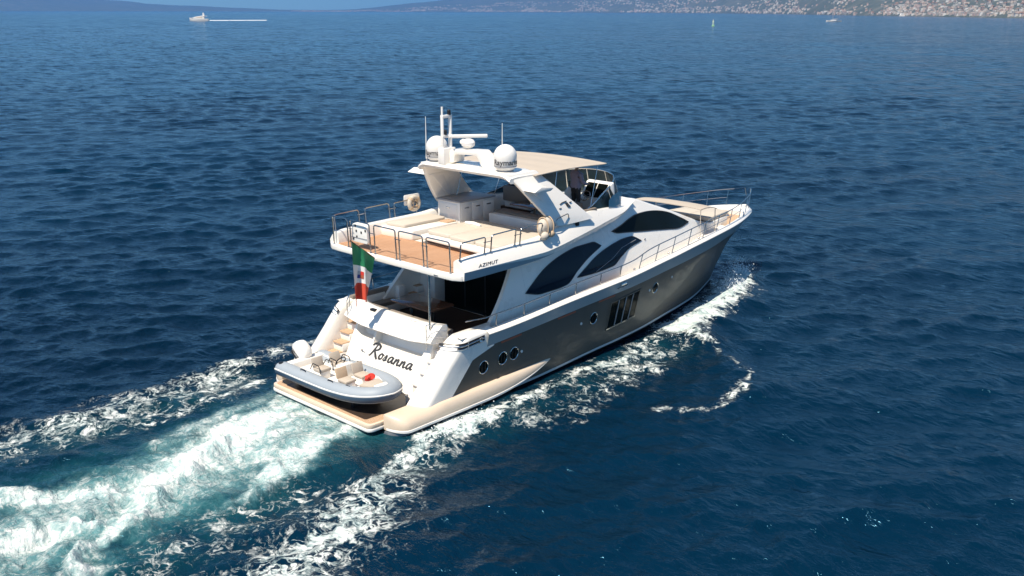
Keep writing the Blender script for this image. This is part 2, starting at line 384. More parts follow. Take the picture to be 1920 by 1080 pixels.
def teak_mat(name, c1, c2, axis='Y', pitch=.06, gap=.01):
    mt, nt, p = new_mat(name)
    geo = N(nt, 'ShaderNodeTexCoord'); sep = N(nt, 'ShaderNodeSeparateXYZ'); L(nt, geo.outputs['Object'], sep.inputs[0])
    v = math_(nt, 'DIVIDE', sep.outputs[axis], pitch)
    fr = math_(nt, 'FRACT', v); ln = math_(nt, 'LESS_THAN', fr, gap/pitch)
    cell = math_(nt, 'FLOOR', v)
    wn = N(nt, 'ShaderNodeTexWhiteNoise', noise_dimensions='1D'); L(nt, cell, wn.inputs['W'])
    mp = N(nt, 'ShaderNodeMapping'); mp.inputs['Scale'].default_value = (2, 26, 2) if axis == 'Y' else (26, 2, 2); L(nt, geo.outputs['Object'], mp.inputs[0])
    n = N(nt, 'ShaderNodeTexNoise'); n.inputs['Scale'].default_value = 1; n.inputs['Detail'].default_value = 5; L(nt, mp.outputs[0], n.inputs['Vector'])
    big = N(nt, 'ShaderNodeTexNoise'); big.inputs['Scale'].default_value = 1.4; L(nt, geo.outputs['Object'], big.inputs['Vector'])
    f = math_(nt, 'ADD', math_(nt, 'MULTIPLY', n.outputs['Fac'], .5), math_(nt, 'ADD', math_(nt, 'MULTIPLY', wn.outputs['Value'], .2), math_(nt, 'MULTIPLY', big.outputs['Fac'], .35)))
    c = mixc(nt, f, c1, c2)
    L(nt, mixc(nt, ln, c, (.05, .03, .02)), p.inputs['Base Color']); p.inputs['Roughness'].default_value = .75; p.inputs['Specular IOR Level'].default_value = .2
    return mt
M['teak'] = teak_mat('teak planking', (.40, .20, .10), (.62, .38, .24))
M['teak_pale'] = teak_mat('bleached teak', (.46, .29, .17), (.66, .46, .31), axis='Y')
M['teak_dark'] = teak_mat('shade-darkened teak', (.045, .024, .016), (.085, .048, .032))  # deep shade of cockpit and helm darkened into the teak colour
def glass_mat(name, col, rough=.03, spec=.18):
    mt, nt, p = new_mat(name); p.inputs['Base Color'].default_value = (*col, 1); p.inputs['Roughness'].default_value = rough
    p.inputs['Specular IOR Level'].default_value = spec; noise_bump(nt, p, .7, .01, 2); return mt
M['glass'] = glass_mat('tinted saloon glass', (.002, .007, .018), .03, .17)
M['glass_black'] = glass_mat('black smoked glass', (.004, .006, .005), .10, .05)
def clear_mat(name, col, alpha):
    mt, nt, p = new_mat(name); p.inputs['Specular IOR Level'].default_value = .12; p.inputs['Base Color'].default_value = (*col, 1); p.inputs['Roughness'].default_value = .04
    p.inputs['Alpha'].default_value = alpha; noise_bump(nt, p, 1.5, .004, 2); return mt
M['smoke'] = clear_mat('smoked acrylic', (.006, .02, .024), .9)
M['pale_acrylic'] = clear_mat('acrylic with painted sky', (.20, .40, .48), .85)  # pale blue base carries the sky mirrored in the deflector

# ================================================================== mesh builder
def pchip(xs, ys):
    xs = np.array(xs, float); ys = np.array(ys, float); h = np.diff(xs); d = np.diff(ys)/h
    mm = np.zeros_like(xs); mm[0], mm[-1] = d[0], d[-1]
    for i in range(1, len(xs)-1):
        if d[i-1]*d[i] > 0:
            w1, w2 = 2*h[i]+h[i-1], h[i]+2*h[i-1]; mm[i] = (w1+w2)/(w1/d[i-1]+w2/d[i])
    def f(x):
        x = np.clip(x, xs[0], xs[-1]); i = np.clip(np.searchsorted(xs, x)-1, 0, len(xs)-2)
        t = (x-xs[i])/h[i]
        return (2*t**3-3*t**2+1)*ys[i]+(t**3-2*t**2+t)*h[i]*mm[i]+(-2*t**3+3*t**2)*ys[i+1]+(t**3-t**2)*h[i]*mm[i+1]
    return f
def fillet(path, r, n=5, closed=False):
    P = [Vector(p) for p in path]; out = []
    k = len(P)
    for i, p in enumerate(P):
        if not closed and i in (0, k-1): out.append(p); continue
        a, b = P[(i-1) % k], P[(i+1) % k]
        da, db = (a-p), (b-p)
        rr = min(r, da.length*.48, db.length*.48)
        p0, p1 = p+da.normalized()*rr, p+db.normalized()*rr
        for j in range(n+1):
            t = j/n; out.append(p0*(1-t)**2+p*2*t*(1-t)+p1*t*t)
    return out
class G:
    """collects shapes and links them as ONE mesh object"""
    def __init__(s): s.v = []; s.f = []
    def add(s, v, f):
        o = len(s.v); s.v += [tuple(p) for p in v]; s.f += [tuple(i+o for i in q) for q in f]; return s
    def grid(s, rows, closed_u=False, closed_v=False, cap=False):
        nu, nv = len(rows), len(rows[0]); v = [p for r in rows for p in r]; f = []
        for i in range(nu if closed_u else nu-1):
            for j in range(nv if closed_v else nv-1):
                a, b = i*nv+j, i*nv+(j+1) % nv; c, d = ((i+1) % nu)*nv+(j+1) % nv, ((i+1) % nu)*nv+j
                f.append((a, b, c, d))
        if cap:
            f.append(tuple(range(nv))[::-1]); f.append(tuple((nu-1)*nv+j for j in range(nv)))
        return s.add(v, f)
    def tube(s, path, r, n=8, closed=False):
        P = [Vector(p) for p in path]; rows = []
        up = Vector((0, 0, 1)); k = len(P); prev = None
        for i, p in enumerate(P):
            t = (P[(i+1) % k]-P[i-1]) if closed else (P[min(i+1, k-1)]-P[max(i-1, 0)])
            if t.length < 1e-9: t = Vector((0, 0, 1))
            t.normalize()
            if prev is None:
                a = t.cross(up)
                if a.length < .05: a = t.cross(Vector((0, 1, 0)))
            else: a = prev-t*prev.dot(t)
            a.normalize(); b = t.cross(a); prev = a
            rad = r[i] if isinstance(r, (list, tuple)) else r
            rows.append([p+(a*math.cos(q)+b*math.sin(q))*rad for q in [2*math.pi*j/n for j in range(n)]])
        return s.grid(rows, closed_u=closed, closed_v=True, cap=not closed)
    def box(s, x0, x1, y0, y1, z0, z1, rz=0, piv=None):
        v = [Vector((x, y, z)) for x in (x0, x1) for y in (y0, y1) for z in (z0, z1)]
        if rz:
            pv = Vector(piv or ((x0+x1)/2, (y0+y1)/2, 0)); mt = Matrix.Rotation(rz, 3, 'Z'); v = [mt@(p-pv)+pv for p in v]
        return s.add(v, [(0, 1, 3, 2), (4, 6, 7, 5), (0, 4, 5, 1), (2, 3, 7, 6), (0, 2, 6, 4), (1, 5, 7, 3)])
    def prism(s, outline, z0, z1, mapf=None):
        """outline in (a, b) extruded along a third axis; mapf(a, b, c) -> xyz"""
        n = len(outline); mapf = mapf or (lambda a, b, c: (a, b, c))
        v = [mapf(a, b, z0) for a, b in outline]+[mapf(a, b, z1) for a, b in outline]
        f = [tuple(range(n))[::-1], tuple(range(n, 2*n))]+[(i, (i+1) % n, n+(i+1) % n, n+i) for i in range(n)]
        return s.add(v, f)
    def lathe(s, prof, c=(0, 0, 0), n=24, axis='Z'):
        rows = []
        for r, z in prof:
            row = []
            for j in range(n):
                q = 2*math.pi*j/n; a, b = r*math.cos(q), r*math.sin(q)
                p = (a, b, z) if axis == 'Z' else ((z, a, b) if axis == 'X' else (a, z, b))
                row.append((p[0]+c[0], p[1]+c[1], p[2]+c[2]))
            rows.append(row)
        return s.grid(rows, closed_v=True, cap=True)
    def ell(s, c, rx, ry, rz, nu=10, nv=16, rot=None):
        rows = []
        for i in range(nu+1):
            th = math.pi*i/nu
            row = [Vector((rx*math.sin(th)*math.cos(2*math.pi*j/nv), ry*math.sin(th)*math.sin(2*math.pi*j/nv), rz*math.cos(th))) for j in range(nv)]
            if rot is not None: row = [rot@p for p in row]
            rows.append([p+Vector(c) for p in row])
        return s.grid(rows, closed_v=True)
    def mirror(s):
        n = len(s.v); s.v += [(x, -y, z) for x, y, z in s.v]; s.f += [tuple(i+n for i in q[::-1]) for q in list(s.f)]; return s
    def build(s, name, mat, parent=None, bevel=0, seg=2, smooth=35, sub=0, flip=False):
        bm = bmesh.new(); vs = [bm.verts.new(p) for p in s.v]
        for q in s.f:
            if len(set(q)) < 3: continue
            try: bm.faces.new([vs[i] for i in dict.fromkeys(q)])
            except ValueError: pass
        bmesh.ops.remove_doubles(bm, verts=bm.verts, dist=1e-4)
        bmesh.ops.dissolve_degenerate(bm, dist=1e-5, edges=bm.edges)
        bmesh.ops.recalc_face_normals(bm, faces=bm.faces)
        if bevel:
            es = [e for e in bm.edges if len(e.link_faces) == 2 and e.calc_face_angle(0) > R(28)]
            bmesh.ops.bevel(bm, geom=es, offset=bevel, segments=seg, profile=.5, affect='EDGES', clamp_overlap=True)
        if sub:
            bmesh.ops.subdivide_edges(bm, edges=bm.edges, cuts=sub, use_grid_fill=True)
        me = bpy.data.meshes.new(name); bm.to_mesh(me); bm.free()
        me.polygons.foreach_set('use_smooth', np.ones(len(me.polygons), bool))
        try: me.set_sharp_from_angle(angle=R(smooth))
        except Exception: pass
        return obj(name, me, mat, parent)
def rounded(outline, r, n=4):
    return [(p.x, p.y) for p in fillet([(a, b, 0) for a, b in outline], r, n, closed=True)]
def text_mesh(body, size, shear=0.0, extrude=.004, bold=False, spacing=1.0):
    cu = bpy.data.curves.new('lettering', 'FONT'); cu.body = body; cu.size = size; cu.shear = shear; cu.extrude = extrude; cu.space_character = spacing
    cu.offset = size*.012 if bold else 0
    o = bpy.data.objects.new('lettering_source', cu); COL.objects.link(o)
    bpy.context.view_layer.update()
    me = bpy.data.meshes.new_from_object(o)
    bpy.data.objects.remove(o); bpy.data.curves.remove(cu)
    xs = [v.co.x for v in me.vertices]; cx = (min(xs)+max(xs))/2
    for v in me.vertices: v.co.x -= cx
    return me
def place_text(name, me, mapf, mat, parent):
    for v in me.vertices: v.co = Vector(mapf(*v.co))
    return obj(name, me, mat, parent)

# ================================================================== the yacht
yacht = empty('motor_yacht', (0, 0, 0))
tag(yacht, 'large white and bronze flybridge motor yacht under way in the foreground', 'yacht')
Y = yacht
# ---- hull lines
sheer_y = pchip([2, 4, 5, 10.5, 13.6, 16, 18.4, 20.3, 22, 23.3, 24], [2.92, 2.96, 2.98, 2.98, 2.79, 2.51, 2.14, 1.72, 1.17, .62, 0.0])
sheer_z = pchip([2.4, 4, 5, 7.6, 10.5, 13.6, 16, 18.4, 20.3, 22, 24], [2.40, 2.42, 2.45, 2.60, 2.74, 2.90, 2.99, 3.03, 3.03, 3.01, 2.97])
top_y = pchip([2.0, 2.9, 4.25, 10.5, 14, 17, 19.5, 21.5, 22.8, 23.55], [2.9, 2.93, 2.95, 2.955, 2.69, 2.28, 1.70, 1.08, .52, 0])
top_z = pchip([2.0, 2.9, 4.25, 4.92, 7.7, 10.5, 14, 17, 19.5, 23.55], [1.88, 1.90, 2.0, 2.03, 2.17, 2.30, 2.42, 2.48, 2.5, 2.46])
ch_y = pchip([1, 1.6, 6, 10, 12, 14, 16, 18, 19.5, 20.8, 21.35], [2.84, 2.85, 2.86, 2.74, 2.58, 2.28, 1.86, 1.32, .82, .32, 0])
ch_z = pchip([1, 1.6, 6, 10, 14, 16, 18, 20, 21.35], [.28, .30, .38, .49, .49, .42, .33, .34, .42])
stem_x = pchip([-1, .42, 1.1, 1.83, 2.46], [20.6, 21.35, 21.92, 22.55, 23.55])
def hull_pt(u, s, off=0.0):
    """u along the length, s from the chine (0) to the white band (1), starboard side"""
    xt = 2.9+(23.55-2.9)*u; xc = 1.6+(21.35-1.6)*u
    zt, zc = top_z(xt), ch_z(xc); yt, yc = top_y(xt), ch_y(xc)
    z = zc+(zt-zc)*s
    x1 = stem_x(z); x0 = 1.6+(2.9-1.6)*s
    x = x0+(x1-x0)*u
    k = 1+.55*np.clip((u-.45)/.5, 0, 1)
    y = yc+(yt-yc)*s**k
    return np.array([x, -(y+off), z])
def hull_at(x, z, off=0.0):
    u, s = (x-2)/20, .5
    for _ in range(40):
        p = hull_pt(u, s); u = min(1, max(0, u+(x-p[0])/20)); s = min(1, max(0, s+(z-p[2])/1.6))
    return hull_pt(u, s, off)
us = 1-(1-np.linspace(0, 1, 60))**1.25
g = G(); g.grid([[tuple(hull_pt(u, s)) for s in np.linspace(0, 1, 10)] for u in us]); g.mirror()
hull = g.build('hull', M['taupe'], Y, smooth=60)
g = G()
rows = []
for u in us:
    a = hull_pt(u, 0); k = 1-u
    rows.append([tuple(a+np.array([0, -.012, .0])), tuple(a+np.array([0, -.016, -.075])), (a[0], a[1]*.96, a[2]-.085)])
g.grid(rows); g.mirror(); g.build('boot_stripe', M['boot'], Y)
g = G(); rows = []
for u in us:
    a = hull_pt(u, 0); rows.append([(a[0], a[1]*.975, a[2]-.07), (a[0]-.1*u, a[1]*.90, a[2]-.35), (a[0]-.25*u, a[1]*.45, a[2]-.95), (a[0]-.4*u, 0, a[2]-1.25)])
g.grid(rows); g.mirror(); g.build('hull_bottom', M['bottom'], Y, smooth=60)
# white topside band, cap and inner bulwark
def band_rows(sgn):
    rows = []
    for u in us:
        x = 4.0+(24-4.0)*u; ys, zs = sheer_y(x)+.085*min(1, sheer_y(x)), sheer_z(x)
        xt = min(23.55, 4.0+(23.55-4.0)*u); yt, zt = top_y(xt)+.012, top_z(xt)-.005
        inn = min(.26, ys*.6); dep = (.40+.10*min(1, max(0, (x-18.5)/2)))*min(1, max(.12, (24.0-x)/2.6))
        rows.append([(xt, -yt*sgn, zt-.01), (xt+(x-xt)*.5, -(yt+(ys-yt)*.5)*sgn, zt+(zs-zt)*.5-.02), (x, -ys*sgn, zs-.05), (x, -(ys-.02)*sgn, zs-.02), (x, -(ys-.06)*sgn, zs+.01), (x, -(ys-.5*inn)*sgn, zs+.035), (x, -(ys-inn)*sgn, zs+.02), (x, -max(.0, min(ys-inn-.04*min(1, ys), top_y(min(x, 23.5))-.12))*sgn, zs-dep)])
    return rows
b1_, b2_ = band_rows(1), band_rows(-1)
g = G(); g.grid([r[:3] for r in b1_]); g.grid([r[:3] for r in b2_]); g.build('topside_band', M['silver'], Y, smooth=50)
g = G(); g.grid([r[2:] for r in b1_]); g.grid([r[2:] for r in b2_]); g.build('bulwark_cap', M['white'], Y, smooth=50)
# decks
def deck_outline(x0, x1, inset, n=40):
    xs = np.linspace(x0, x1, n)
    return xs
for s_ in (1, -1):
    g = G(); rows = []
    for x in np.linspace(4.6, 11.2, 40):
        yo = sheer_y(x)-.24; z = sheer_z(x)-.36; rows.append([(x, s_*(2.30+(yo-2.30)*t), z) for t in (0, .5, 1)])
    g.grid(rows); g.build('side_deck', M['teak_pale'], Y)
g = G(); rows = []
for x in np.linspace(11.2, 20.2, 40):
    yo = max(.02, sheer_y(x)-.24); z = sheer_z(x)-.26; rows.append([(x, yo*t, z+.03*(1-abs(t))) for t in (-1, -.7, -.35, 0, .35, .7, 1)])
g.grid(rows); g.build('foredeck', M['deckwhite'], Y)
g = G(); rows = []
for x in np.linspace(20.2, 22.9, 24):
    yo = max(.02, min(sheer_y(x)-.22, top_y(x)-.13)); z = sheer_z(x)-.46+.20*max(0, x-21.4)/1.5; rows.append([(x, yo*t, z) for t in (-1, -.5, 0, .5, 1)])
g.grid(rows); g.build('bow_deck', M['teak_pale'], Y)
rows = [[(x, t*max(.02, min(sheer_y(x)-.2, top_y(min(x, 23.5))+.1)), sheer_z(x)-.10) for t in (-1, -.5, 0, .5, 1)] for x in np.linspace(22.8, 23.8, 10)]
rows.insert(0, [(x-.01, y*.8, z-.42) for x, y, z in rows[0]])
g = G(); g.grid(rows); g.build('bow_plate', M['deckwhite'], Y)
# narrow red-orange strips and hull lights
for x in (4.6, 7.2, 9.3):
    g = G(); rows = [[(q, -(top_y(q)+.014), top_z(q)-.035), (q, -(top_y(q)+.02), top_z(q)-.09)] for q in np.linspace(x, x+.9, 6)]
    g.grid(rows); g.build('orange_strip', M['orange'], Y)
for x, z in ((5.55, 1.42), (8.45, 1.62), (12.55, 1.86), (14.2, 2.0)):
    p = hull_at(x, z); g = G(); g.lathe([(0, -.02), (.045, -.02), (.045, .02), (.03, .035), (0, .035)], p, 12, 'Y'); g.build('hull_light', M['white2'], Y)
# portholes
def porthole(x, z, sgn, r=.19):
    p = hull_at(x, z); px, pz = hull_at(x+.2, z), hull_at(x, z+.15)
    ax = Vector(px-p).normalized(); az = Vector(pz-p).normalized(); nn = az.cross(ax)
    if nn.y > 0: nn = -nn
    P = Vector(p)
    def ring(rad, off): return [P+ax*math.cos(q)*rad+az*math.sin(q)*rad*1.05+nn*off for q in [2*math.pi*j/28 for j in range(28)]]
    def fl(rows): return [[(a.x, a.y*sgn, a.z) for a in r] for r in rows]
    g = G(); g.grid(fl([ring(r+.012, -.03), ring(r+.012, .012), ring(r, .018), ring(r-.015, .005), ring(r-.02, -.03)]), closed_v=True)
    o = g.build('porthole', M['steel'], Y)
    g = G(); g.grid(fl([ring(r-.012, .004), ring(.001, .006)]), closed_v=True); g.build('pane', M['glass_black'], o)
    g = G()
    for k in (-.07, .07):
        a, b = P+ax*k-az*.15+nn*.012, P+ax*k+az*.15+nn*.012
        g.tube([(a.x, a.y*sgn, a.z), (b.x, b.y*sgn, b.z)], .006, 6)
    g.build('bar', M['black'], o)
for sgn in (1, -1):
    for x, z in ((3.89, 1.35), (4.71, 1.42), (5.21, 1.44), (9.12, 1.65), (12.98, 1.86)): porthole(x, z, sgn)
# big hull window
def hull_window(sgn):
    def q(a, b, off):  # a along, b up
        x = (9.96+(11.70-9.96)*a)*(1-b)+(10.06+(11.82-10.06)*a)*b; z = (1.06+.06*a)*(1-b)+(1.96+.09*a)*b
        p = hull_at(x, z, off); return (p[0], p[1]*sgn, p[2])
    g = G(); n = 12
    for a0, a1, b0, b1 in ((-.035, 1.03, -.05, 0), (-.035, 1.03, 1.0, 1.04), (-.035, 0.0, 0, 1), (1.0, 1.03, 0, 1)):
        g.grid([[q(a0+(a1-a0)*i/n, b0, .002), q(a0+(a1-a0)*i/n, b0, .022), q(a0+(a1-a0)*i/n, b1, .022), q(a0+(a1-a0)*i/n, b1, .002)] for i in range(n+1)])
    w_ = g.build('hull_window', M['taupe'], Y)
    for k in range(4):
        a0, a1 = k/4+.004, (k+1)/4-.004
        g = G(); g.grid([[q(a0+(a1-a0)*i/5, j/5, .006) for j in range(6)] for i in range(6)]); g.build('pane', M['glass_black'], w_)
    for k in (1, 2, 3):
        g = G(); g.grid([[q(k/4-.012, b, .008), q(k/4-.012, b, .03), q(k/4+.012, b, .03), q(k/4+.012, b, .008)] for b in np.linspace(0, 1, 6)]); g.build('mullion', M['grey'], w_)
    g = G(); g.grid([[q(a, -.05, .024), q(a, -.02, .026)] for a in np.linspace(-.02, 1.02, 8)]); g.build('sill', M['steel'], w_)
hull_window(1); hull_window(-1)
# midship fairlead on the band
for sgn in (1, -1):
    g = G(); yy = -(sheer_y(10.5)+.02)*sgn
    g.prism(rounded([(10.25, 2.42), (10.85, 2.45), (10.85, 2.66), (10.25, 2.63)], .06), yy-.012, yy+.012, lambda a, b, c: (a, c, b)); o = g.build('fairlead', M['steel'], Y, bevel=.004)
    g = G(); g.tube([(10.4, yy-.03*sgn, 2.56), (10.7, yy-.03*sgn, 2.575)], .05, 8); g.build('cleat', M['steel'], o)

# ---- stern quarters: sloping white shoulders either side of the transom
def quarter(sgn):
    zs_ = [.50, .62, .8, 1.1, 1.4, 1.7, 1.95, 2.1, 2.25, 2.38, 2.46]
    rows = []
    for z in zs_:
        xa = 1.22+.93*(z-.62) if z > .62 else 1.22    # aft edge slants forward going up
        if z > 2.1: xa = 1.22+.93*(2.1-.62)+.75*(z-2.1)+1.2*max(0, z-2.3)
        yi = 2.30+.04*(z-.6)
        yo = 2.93 if z < 1.9 else 2.955
        xh = max(xa+1.2, 1.55+1.02*(z-.5)+.35) if z < 1.9 else 4.3
        # plan outline: inner forward -> inner aft -> round -> outer aft -> outer forward
        arc = []
        for k in range(9):
            t = k/8*math.pi/2; arc.append((xa+.46*(1-math.sin(t)) if False else xa+.40*(1-math.cos(math.pi/2-t)) if False else xa+.44*(1-math.cos(t))**1.0, yi+.06+(yo-yi-.06)*math.sin(t)))
        row = [(xh+.3, yi), (xa+.5, yi), (xa+.08, yi), (xa, yi+.05)]+[(a, b) for a, b in arc[1:]]+[(xa+.8, yo), (xh, yo+.004)]
        if z >= 2.38:   # crown rounding in
            k_ = (z-2.38)/.08
            row = [(x+.02*k_, y+(.02 if y < 2.5 else -.04)*k_) for x, y in row]
        rows.append([(x, y*-sgn, z) for x, y in row])
    n = len(rows[0])
    top = rows[-1]
    m_ = [(x*.98+.06, (abs(y)*.5+2.62*.5)*-sgn, z+.035) for x, y, z in top]
    g = G(); g.grid(rows); g.grid([top, m_]); g.add(m_, [tuple(range(n))])
    return g.build('stern_quarter', M['white'], Y, smooth=50)
for sgn in (1, -1):
    q_ = quarter(sgn)
    # mooring opening with stainless bars, wrapped round the shoulder
    def qp(t, z, off=0.0):
        x = 2.55+t*1.35
        xa = 1.22+.93*(2.1-.62)+.75*max(0, z-2.1)
        a = min(1, max(0, (x-xa)/.44)); y = 2.36+.595*math.sin(math.acos(1-a)) if a < 1 else 2.955
        return (x, -sgn*(y+off), z)
    g = G()
    def zrow(t): return 2.12+.10*t
    g.grid([[qp(t, zrow(t)-.005, .004), qp(t, zrow(t)+.03, .008), qp(t, zrow(t)+.12, .008), qp(t, zrow(t)+.15, .004)] for t in np.linspace(.06, 1, 24)])
    f_o = g.build('mooring_port', M['black'], q_)
    g = G(); g.tube([qp(t, zrow(t)-.015, .015) for t in np.linspace(.04, 1, 20)], .018, 6); g.tube([qp(t, zrow(t)+.075, .02) for t in np.linspace(.06, .98, 20)], .022, 6); g.build('mooring_bar', M['steel'], q_)
    g = G(); g.tube([qp(.5, zrow(.5)-.01, .02), qp(.5, zrow(.5)+.14, .02)], .02, 6); g.build('mooring_post', M['steel'], q_)
    g = G(); g.lathe([(0, -.05), (.06, -.05), (.045, 0), (.06, .05), (0, .05)], qp(.86, zrow(.86)+.08, .03), 12); g.build('mooring_roller', M['steel'], q_)
# ---- side sponsons (champagne mouldings along the waterline)
def sponson(sgn):
    rows = []
    for t in np.concatenate([[0, .002, .006, .012, .02, .03, .045], np.linspace(.06, 1, 40)]):
        x = .46+(7.05-.46)*t
        ztop = .78+.06*t; zb = .33+.04*t+.44*max(0, (t-.5)/.5)**2.2
        aft = min(1, t/.06)**.5; fat = (1-t**5)
        yi = 2.42 if x < 1.5 else 2.42+(2.80-2.42)*min(1, (x-1.5)/.6)
        yo = yi+(2.86+.26*fat-yi)*max(.12, min(1, t/.06*(2-min(1, t/.06)))**.5)
        h = ztop-zb; dy = yo-yi
        sec = [(yi, zb+.02), (yi, ztop)]
        for q in np.linspace(R(80), 0, 7): sec.append((yi+dy*(.35+.65*math.cos(q)), zb+h*.30+h*.70*math.sin(q)))
        sec += [(yo, zb+h*.12), (yo-.03, zb)]
        rows.append([(x, -sgn*y, z) for y, z in sec])
    g = G(); g.grid(rows); g.add(rows[0], [tuple(range(len(rows[0])))]); g.add(rows[-1], [tuple(range(len(rows[-1])))])
    s_ = g.build('side_sponson', M['cream'], Y, smooth=45)
    g = G(); rr = []
    for r in rows:
        x, y, z = r[-2]; e = min(1, (7.3-x)/3); rr.append([(x, y-sgn*.001, z+.02*e), (x, y-sgn*.022*e, z+.012*e), (x, y-sgn*.022*e, z-.05*e), (x, y+sgn*.03*e, z-.06*e)])
    g.grid(rr); g.build('rub_rail', M['white2'], s_)
    k_ = np.linspace(1, .0, len(rows))**.7
    g = G(); g.grid([[(r[-1][0], r[-1][1]+sgn*.01, r[-1][2]-.02*k), (r[-1][0], r[-1][1]+sgn*(.10), max(.06, r[-1][2]-.16*k)), (r[-1][0], r[-1][1]+sgn*.45, max(.0, r[-1][2]-.24*k))] for r, k in zip(rows, k_)]); g.build('underside', M['grey'], s_)
sponson(1); sponson(-1)
# ---- swim platform
g = G(); out = rounded([(.015, -2.345), (2.3, -2.385), (2.3, 2.385), (.015, 2.345)], .21, 6); g.prism(out, .425, .55)
plat = g.build('swim_platform', M['cream'], Y, bevel=.02)
g = G(); out = rounded([(0, -2.36), (2.3, -2.40), (2.3, 2.40), (0, 2.36)], .22, 6); g.prism(out, .33, .423); g.build('edge_rim', M['white2'], plat, bevel=.02)
g = G(); out = rounded([(.10, -2.26), (2.25, -2.30), (2.25, 2.30), (.10, 2.26)], .17, 6); g.prism(out, .552, .562); g.build('teak_deck', M['teak_pale'], plat)
g = G(); g.prism(rounded([(.20, -1.95), (2.2, -2.05), (2.2, 1.85), (.20, 1.85)], .08, 4), .563, .570); g.build('shade_sheet', M['tender_shade'], plat)  # dark sheet added as painted shade under the tender
g = G(); g.box(2.28, 2.6, -2.42, 2.42, .30, .556); g.build('platform_step', M['teak'], Y, bevel=.01)
# ---- transom
TX = lambda z: 2.16+(z-.57)*.50
def niche(y, z):
    """1 inside the recessed upper panel of the transom, rounded lower corners"""
    zb = 1.63 if y > .70 else 1.57
    yl, yr, rad = 1.62, -1.50, .22
    dy = max(y-(yl-rad), (yr+rad)-y, 0); dz = max((zb+rad)-z, 0)
    d = math.hypot(dy, dz)-rad if (dy > 0 and dz > 0) else max(dy-rad, dz-rad)
    if abs(y-.70) < .035: return 0.0
    return 1.0 if d < 0 else max(0.0, 1-d/.03)
def tr_x(y, z): return TX(z)+.05*(abs(y)/1.7)**3+(.34*niche(y, z))
g = G(); rows = []
ysl = np.concatenate([np.linspace(-1.76, -1.2, 30), np.linspace(-1.18, .62, 40), np.linspace(.64, .76, 13), np.linspace(.78, 1.3, 14), np.linspace(1.32, 1.76, 26)])
for z in np.concatenate([np.linspace(.5, 1.5, 8), np.linspace(1.52, 1.9, 40), np.linspace(1.92, 2.08, 5)]):
    rows.append([(TX(z)+.7, -1.80, z), (TX(z)+.10, -1.79, z)]+[(tr_x(y, z), y, z) for y in ysl]+[(TX(z)+.10, 1.79, z), (TX(z)+.7, 1.80, z)])
g.grid(rows); tr = g.build('transom', M['white'], Y, smooth=50)
# garage door seam and latch
g = G()
for yy in (.70,):
    g.grid([[(TX(z)-.003, yy-.006, z), (TX(z)-.003, yy+.006, z)] for z in np.linspace(.7, 1.55, 12)])
g.build('door_seam', M['grey'], tr)
g = G(); g.lathe([(0, -.01), (.045, -.01), (.03, .03), (0, .03)], (TX(1.28)-.01, 1.02, 1.28), 12, 'X'); g.tube([(TX(1.28)-.03, 1.0, 1.28), (TX(1.28)-.03, .86, 1.26)], .012, 6); g.build('latch', M['steel'], tr)
g = G()

for yy in (.55, .33):
    g = G(); g.lathe([(0, -.01), (.028, -.01), (.02, .02), (0, .02)], (TX(1.82)+.33, yy, 1.82), 10, 'X'); g.build('transom_light', M['black'], tr)
# lip and sloping coaming above the transom
g = G(); rows = []
for t in np.linspace(-1, 1, 25):
    y = 2.02*t; b = .10*(abs(t))**3; rise = .03+.10*max(0, abs(t)-.55)/.45
    rows.append([(3.22, y, 2.03), (2.56+b, y, 2.03+rise), (2.52+b, y, 2.07+rise), (2.56+b, y, 2.13+rise), (2.80+b*.8, y, 2.33+rise), (3.02+b*.6, y, 2.49+rise), (3.09+b*.5, y, 2.515+rise), (3.22+b*.3, y, 2.51+rise), (3.26+b*.3, y, 2.47+rise), (3.27+b*.3, y, 1.9)])
g.grid(rows); n_ = len(rows[0])
g.add(rows[0], [tuple(range(n_))]); g.add(rows[-1], [tuple(range(n_))])
g.build('stern_coaming', M['white'], Y, smooth=45)
g = G(); g.box(2.93, 3.06, .86, 1.12, 2.46, 2.535, rz=0); g.build('stern_hatch', M['black'], Y, bevel=.02)
g = G(); g.box(3.00, 3.16, -.95, -.55, 2.53, 2.56); g.build('coaming_locker_lid', M['white2'], Y, bevel=.012)
# stern steps both sides
for sgn in (1, -1):
    for k in range(5):
        z1 = .80+.27*k; x0 = 1.75+.29*k
        g = G(); g.box(x0+.03, 3.2, min(sgn*1.82, sgn*2.31), max(sgn*1.82, sgn*2.31), z1-.27, z1-.03); st = g.build('stern_step', M['white2'], Y, bevel=.01)
        g = G(); g.prism(rounded([(x0-.02, sgn*1.83), (x0+.40, sgn*1.83), (x0+.40, sgn*2.29), (x0-.02, sgn*2.29)], .05), z1-.03, z1+.004); g.build('tread', M['teak_pale' if sgn > 0 else 'deckwhite'], st)
# starboard gate of stainless bars
for sgn in (-1, 1):
    g = G(); yy = 2.08*sgn
    p0, p1 = (2.62, 1.84*sgn, 2.0), (3.05, 2.28*sgn, 2.0)
    d = Vector(p1)-Vector(p0)
    def gp(a, z): q = Vector(p0)+d*a; return (q.x, q.y, z)
    g.tube(fillet([gp(0, 1.95), gp(0, 2.72), gp(1, 2.72), gp(1, 1.95)], .05), .016, 8)
    for z in (2.16, 2.35, 2.54): g.tube([gp(0, z), gp(1, z)], .009, 6)
    g.build('stern_gate', M['steel'], Y)

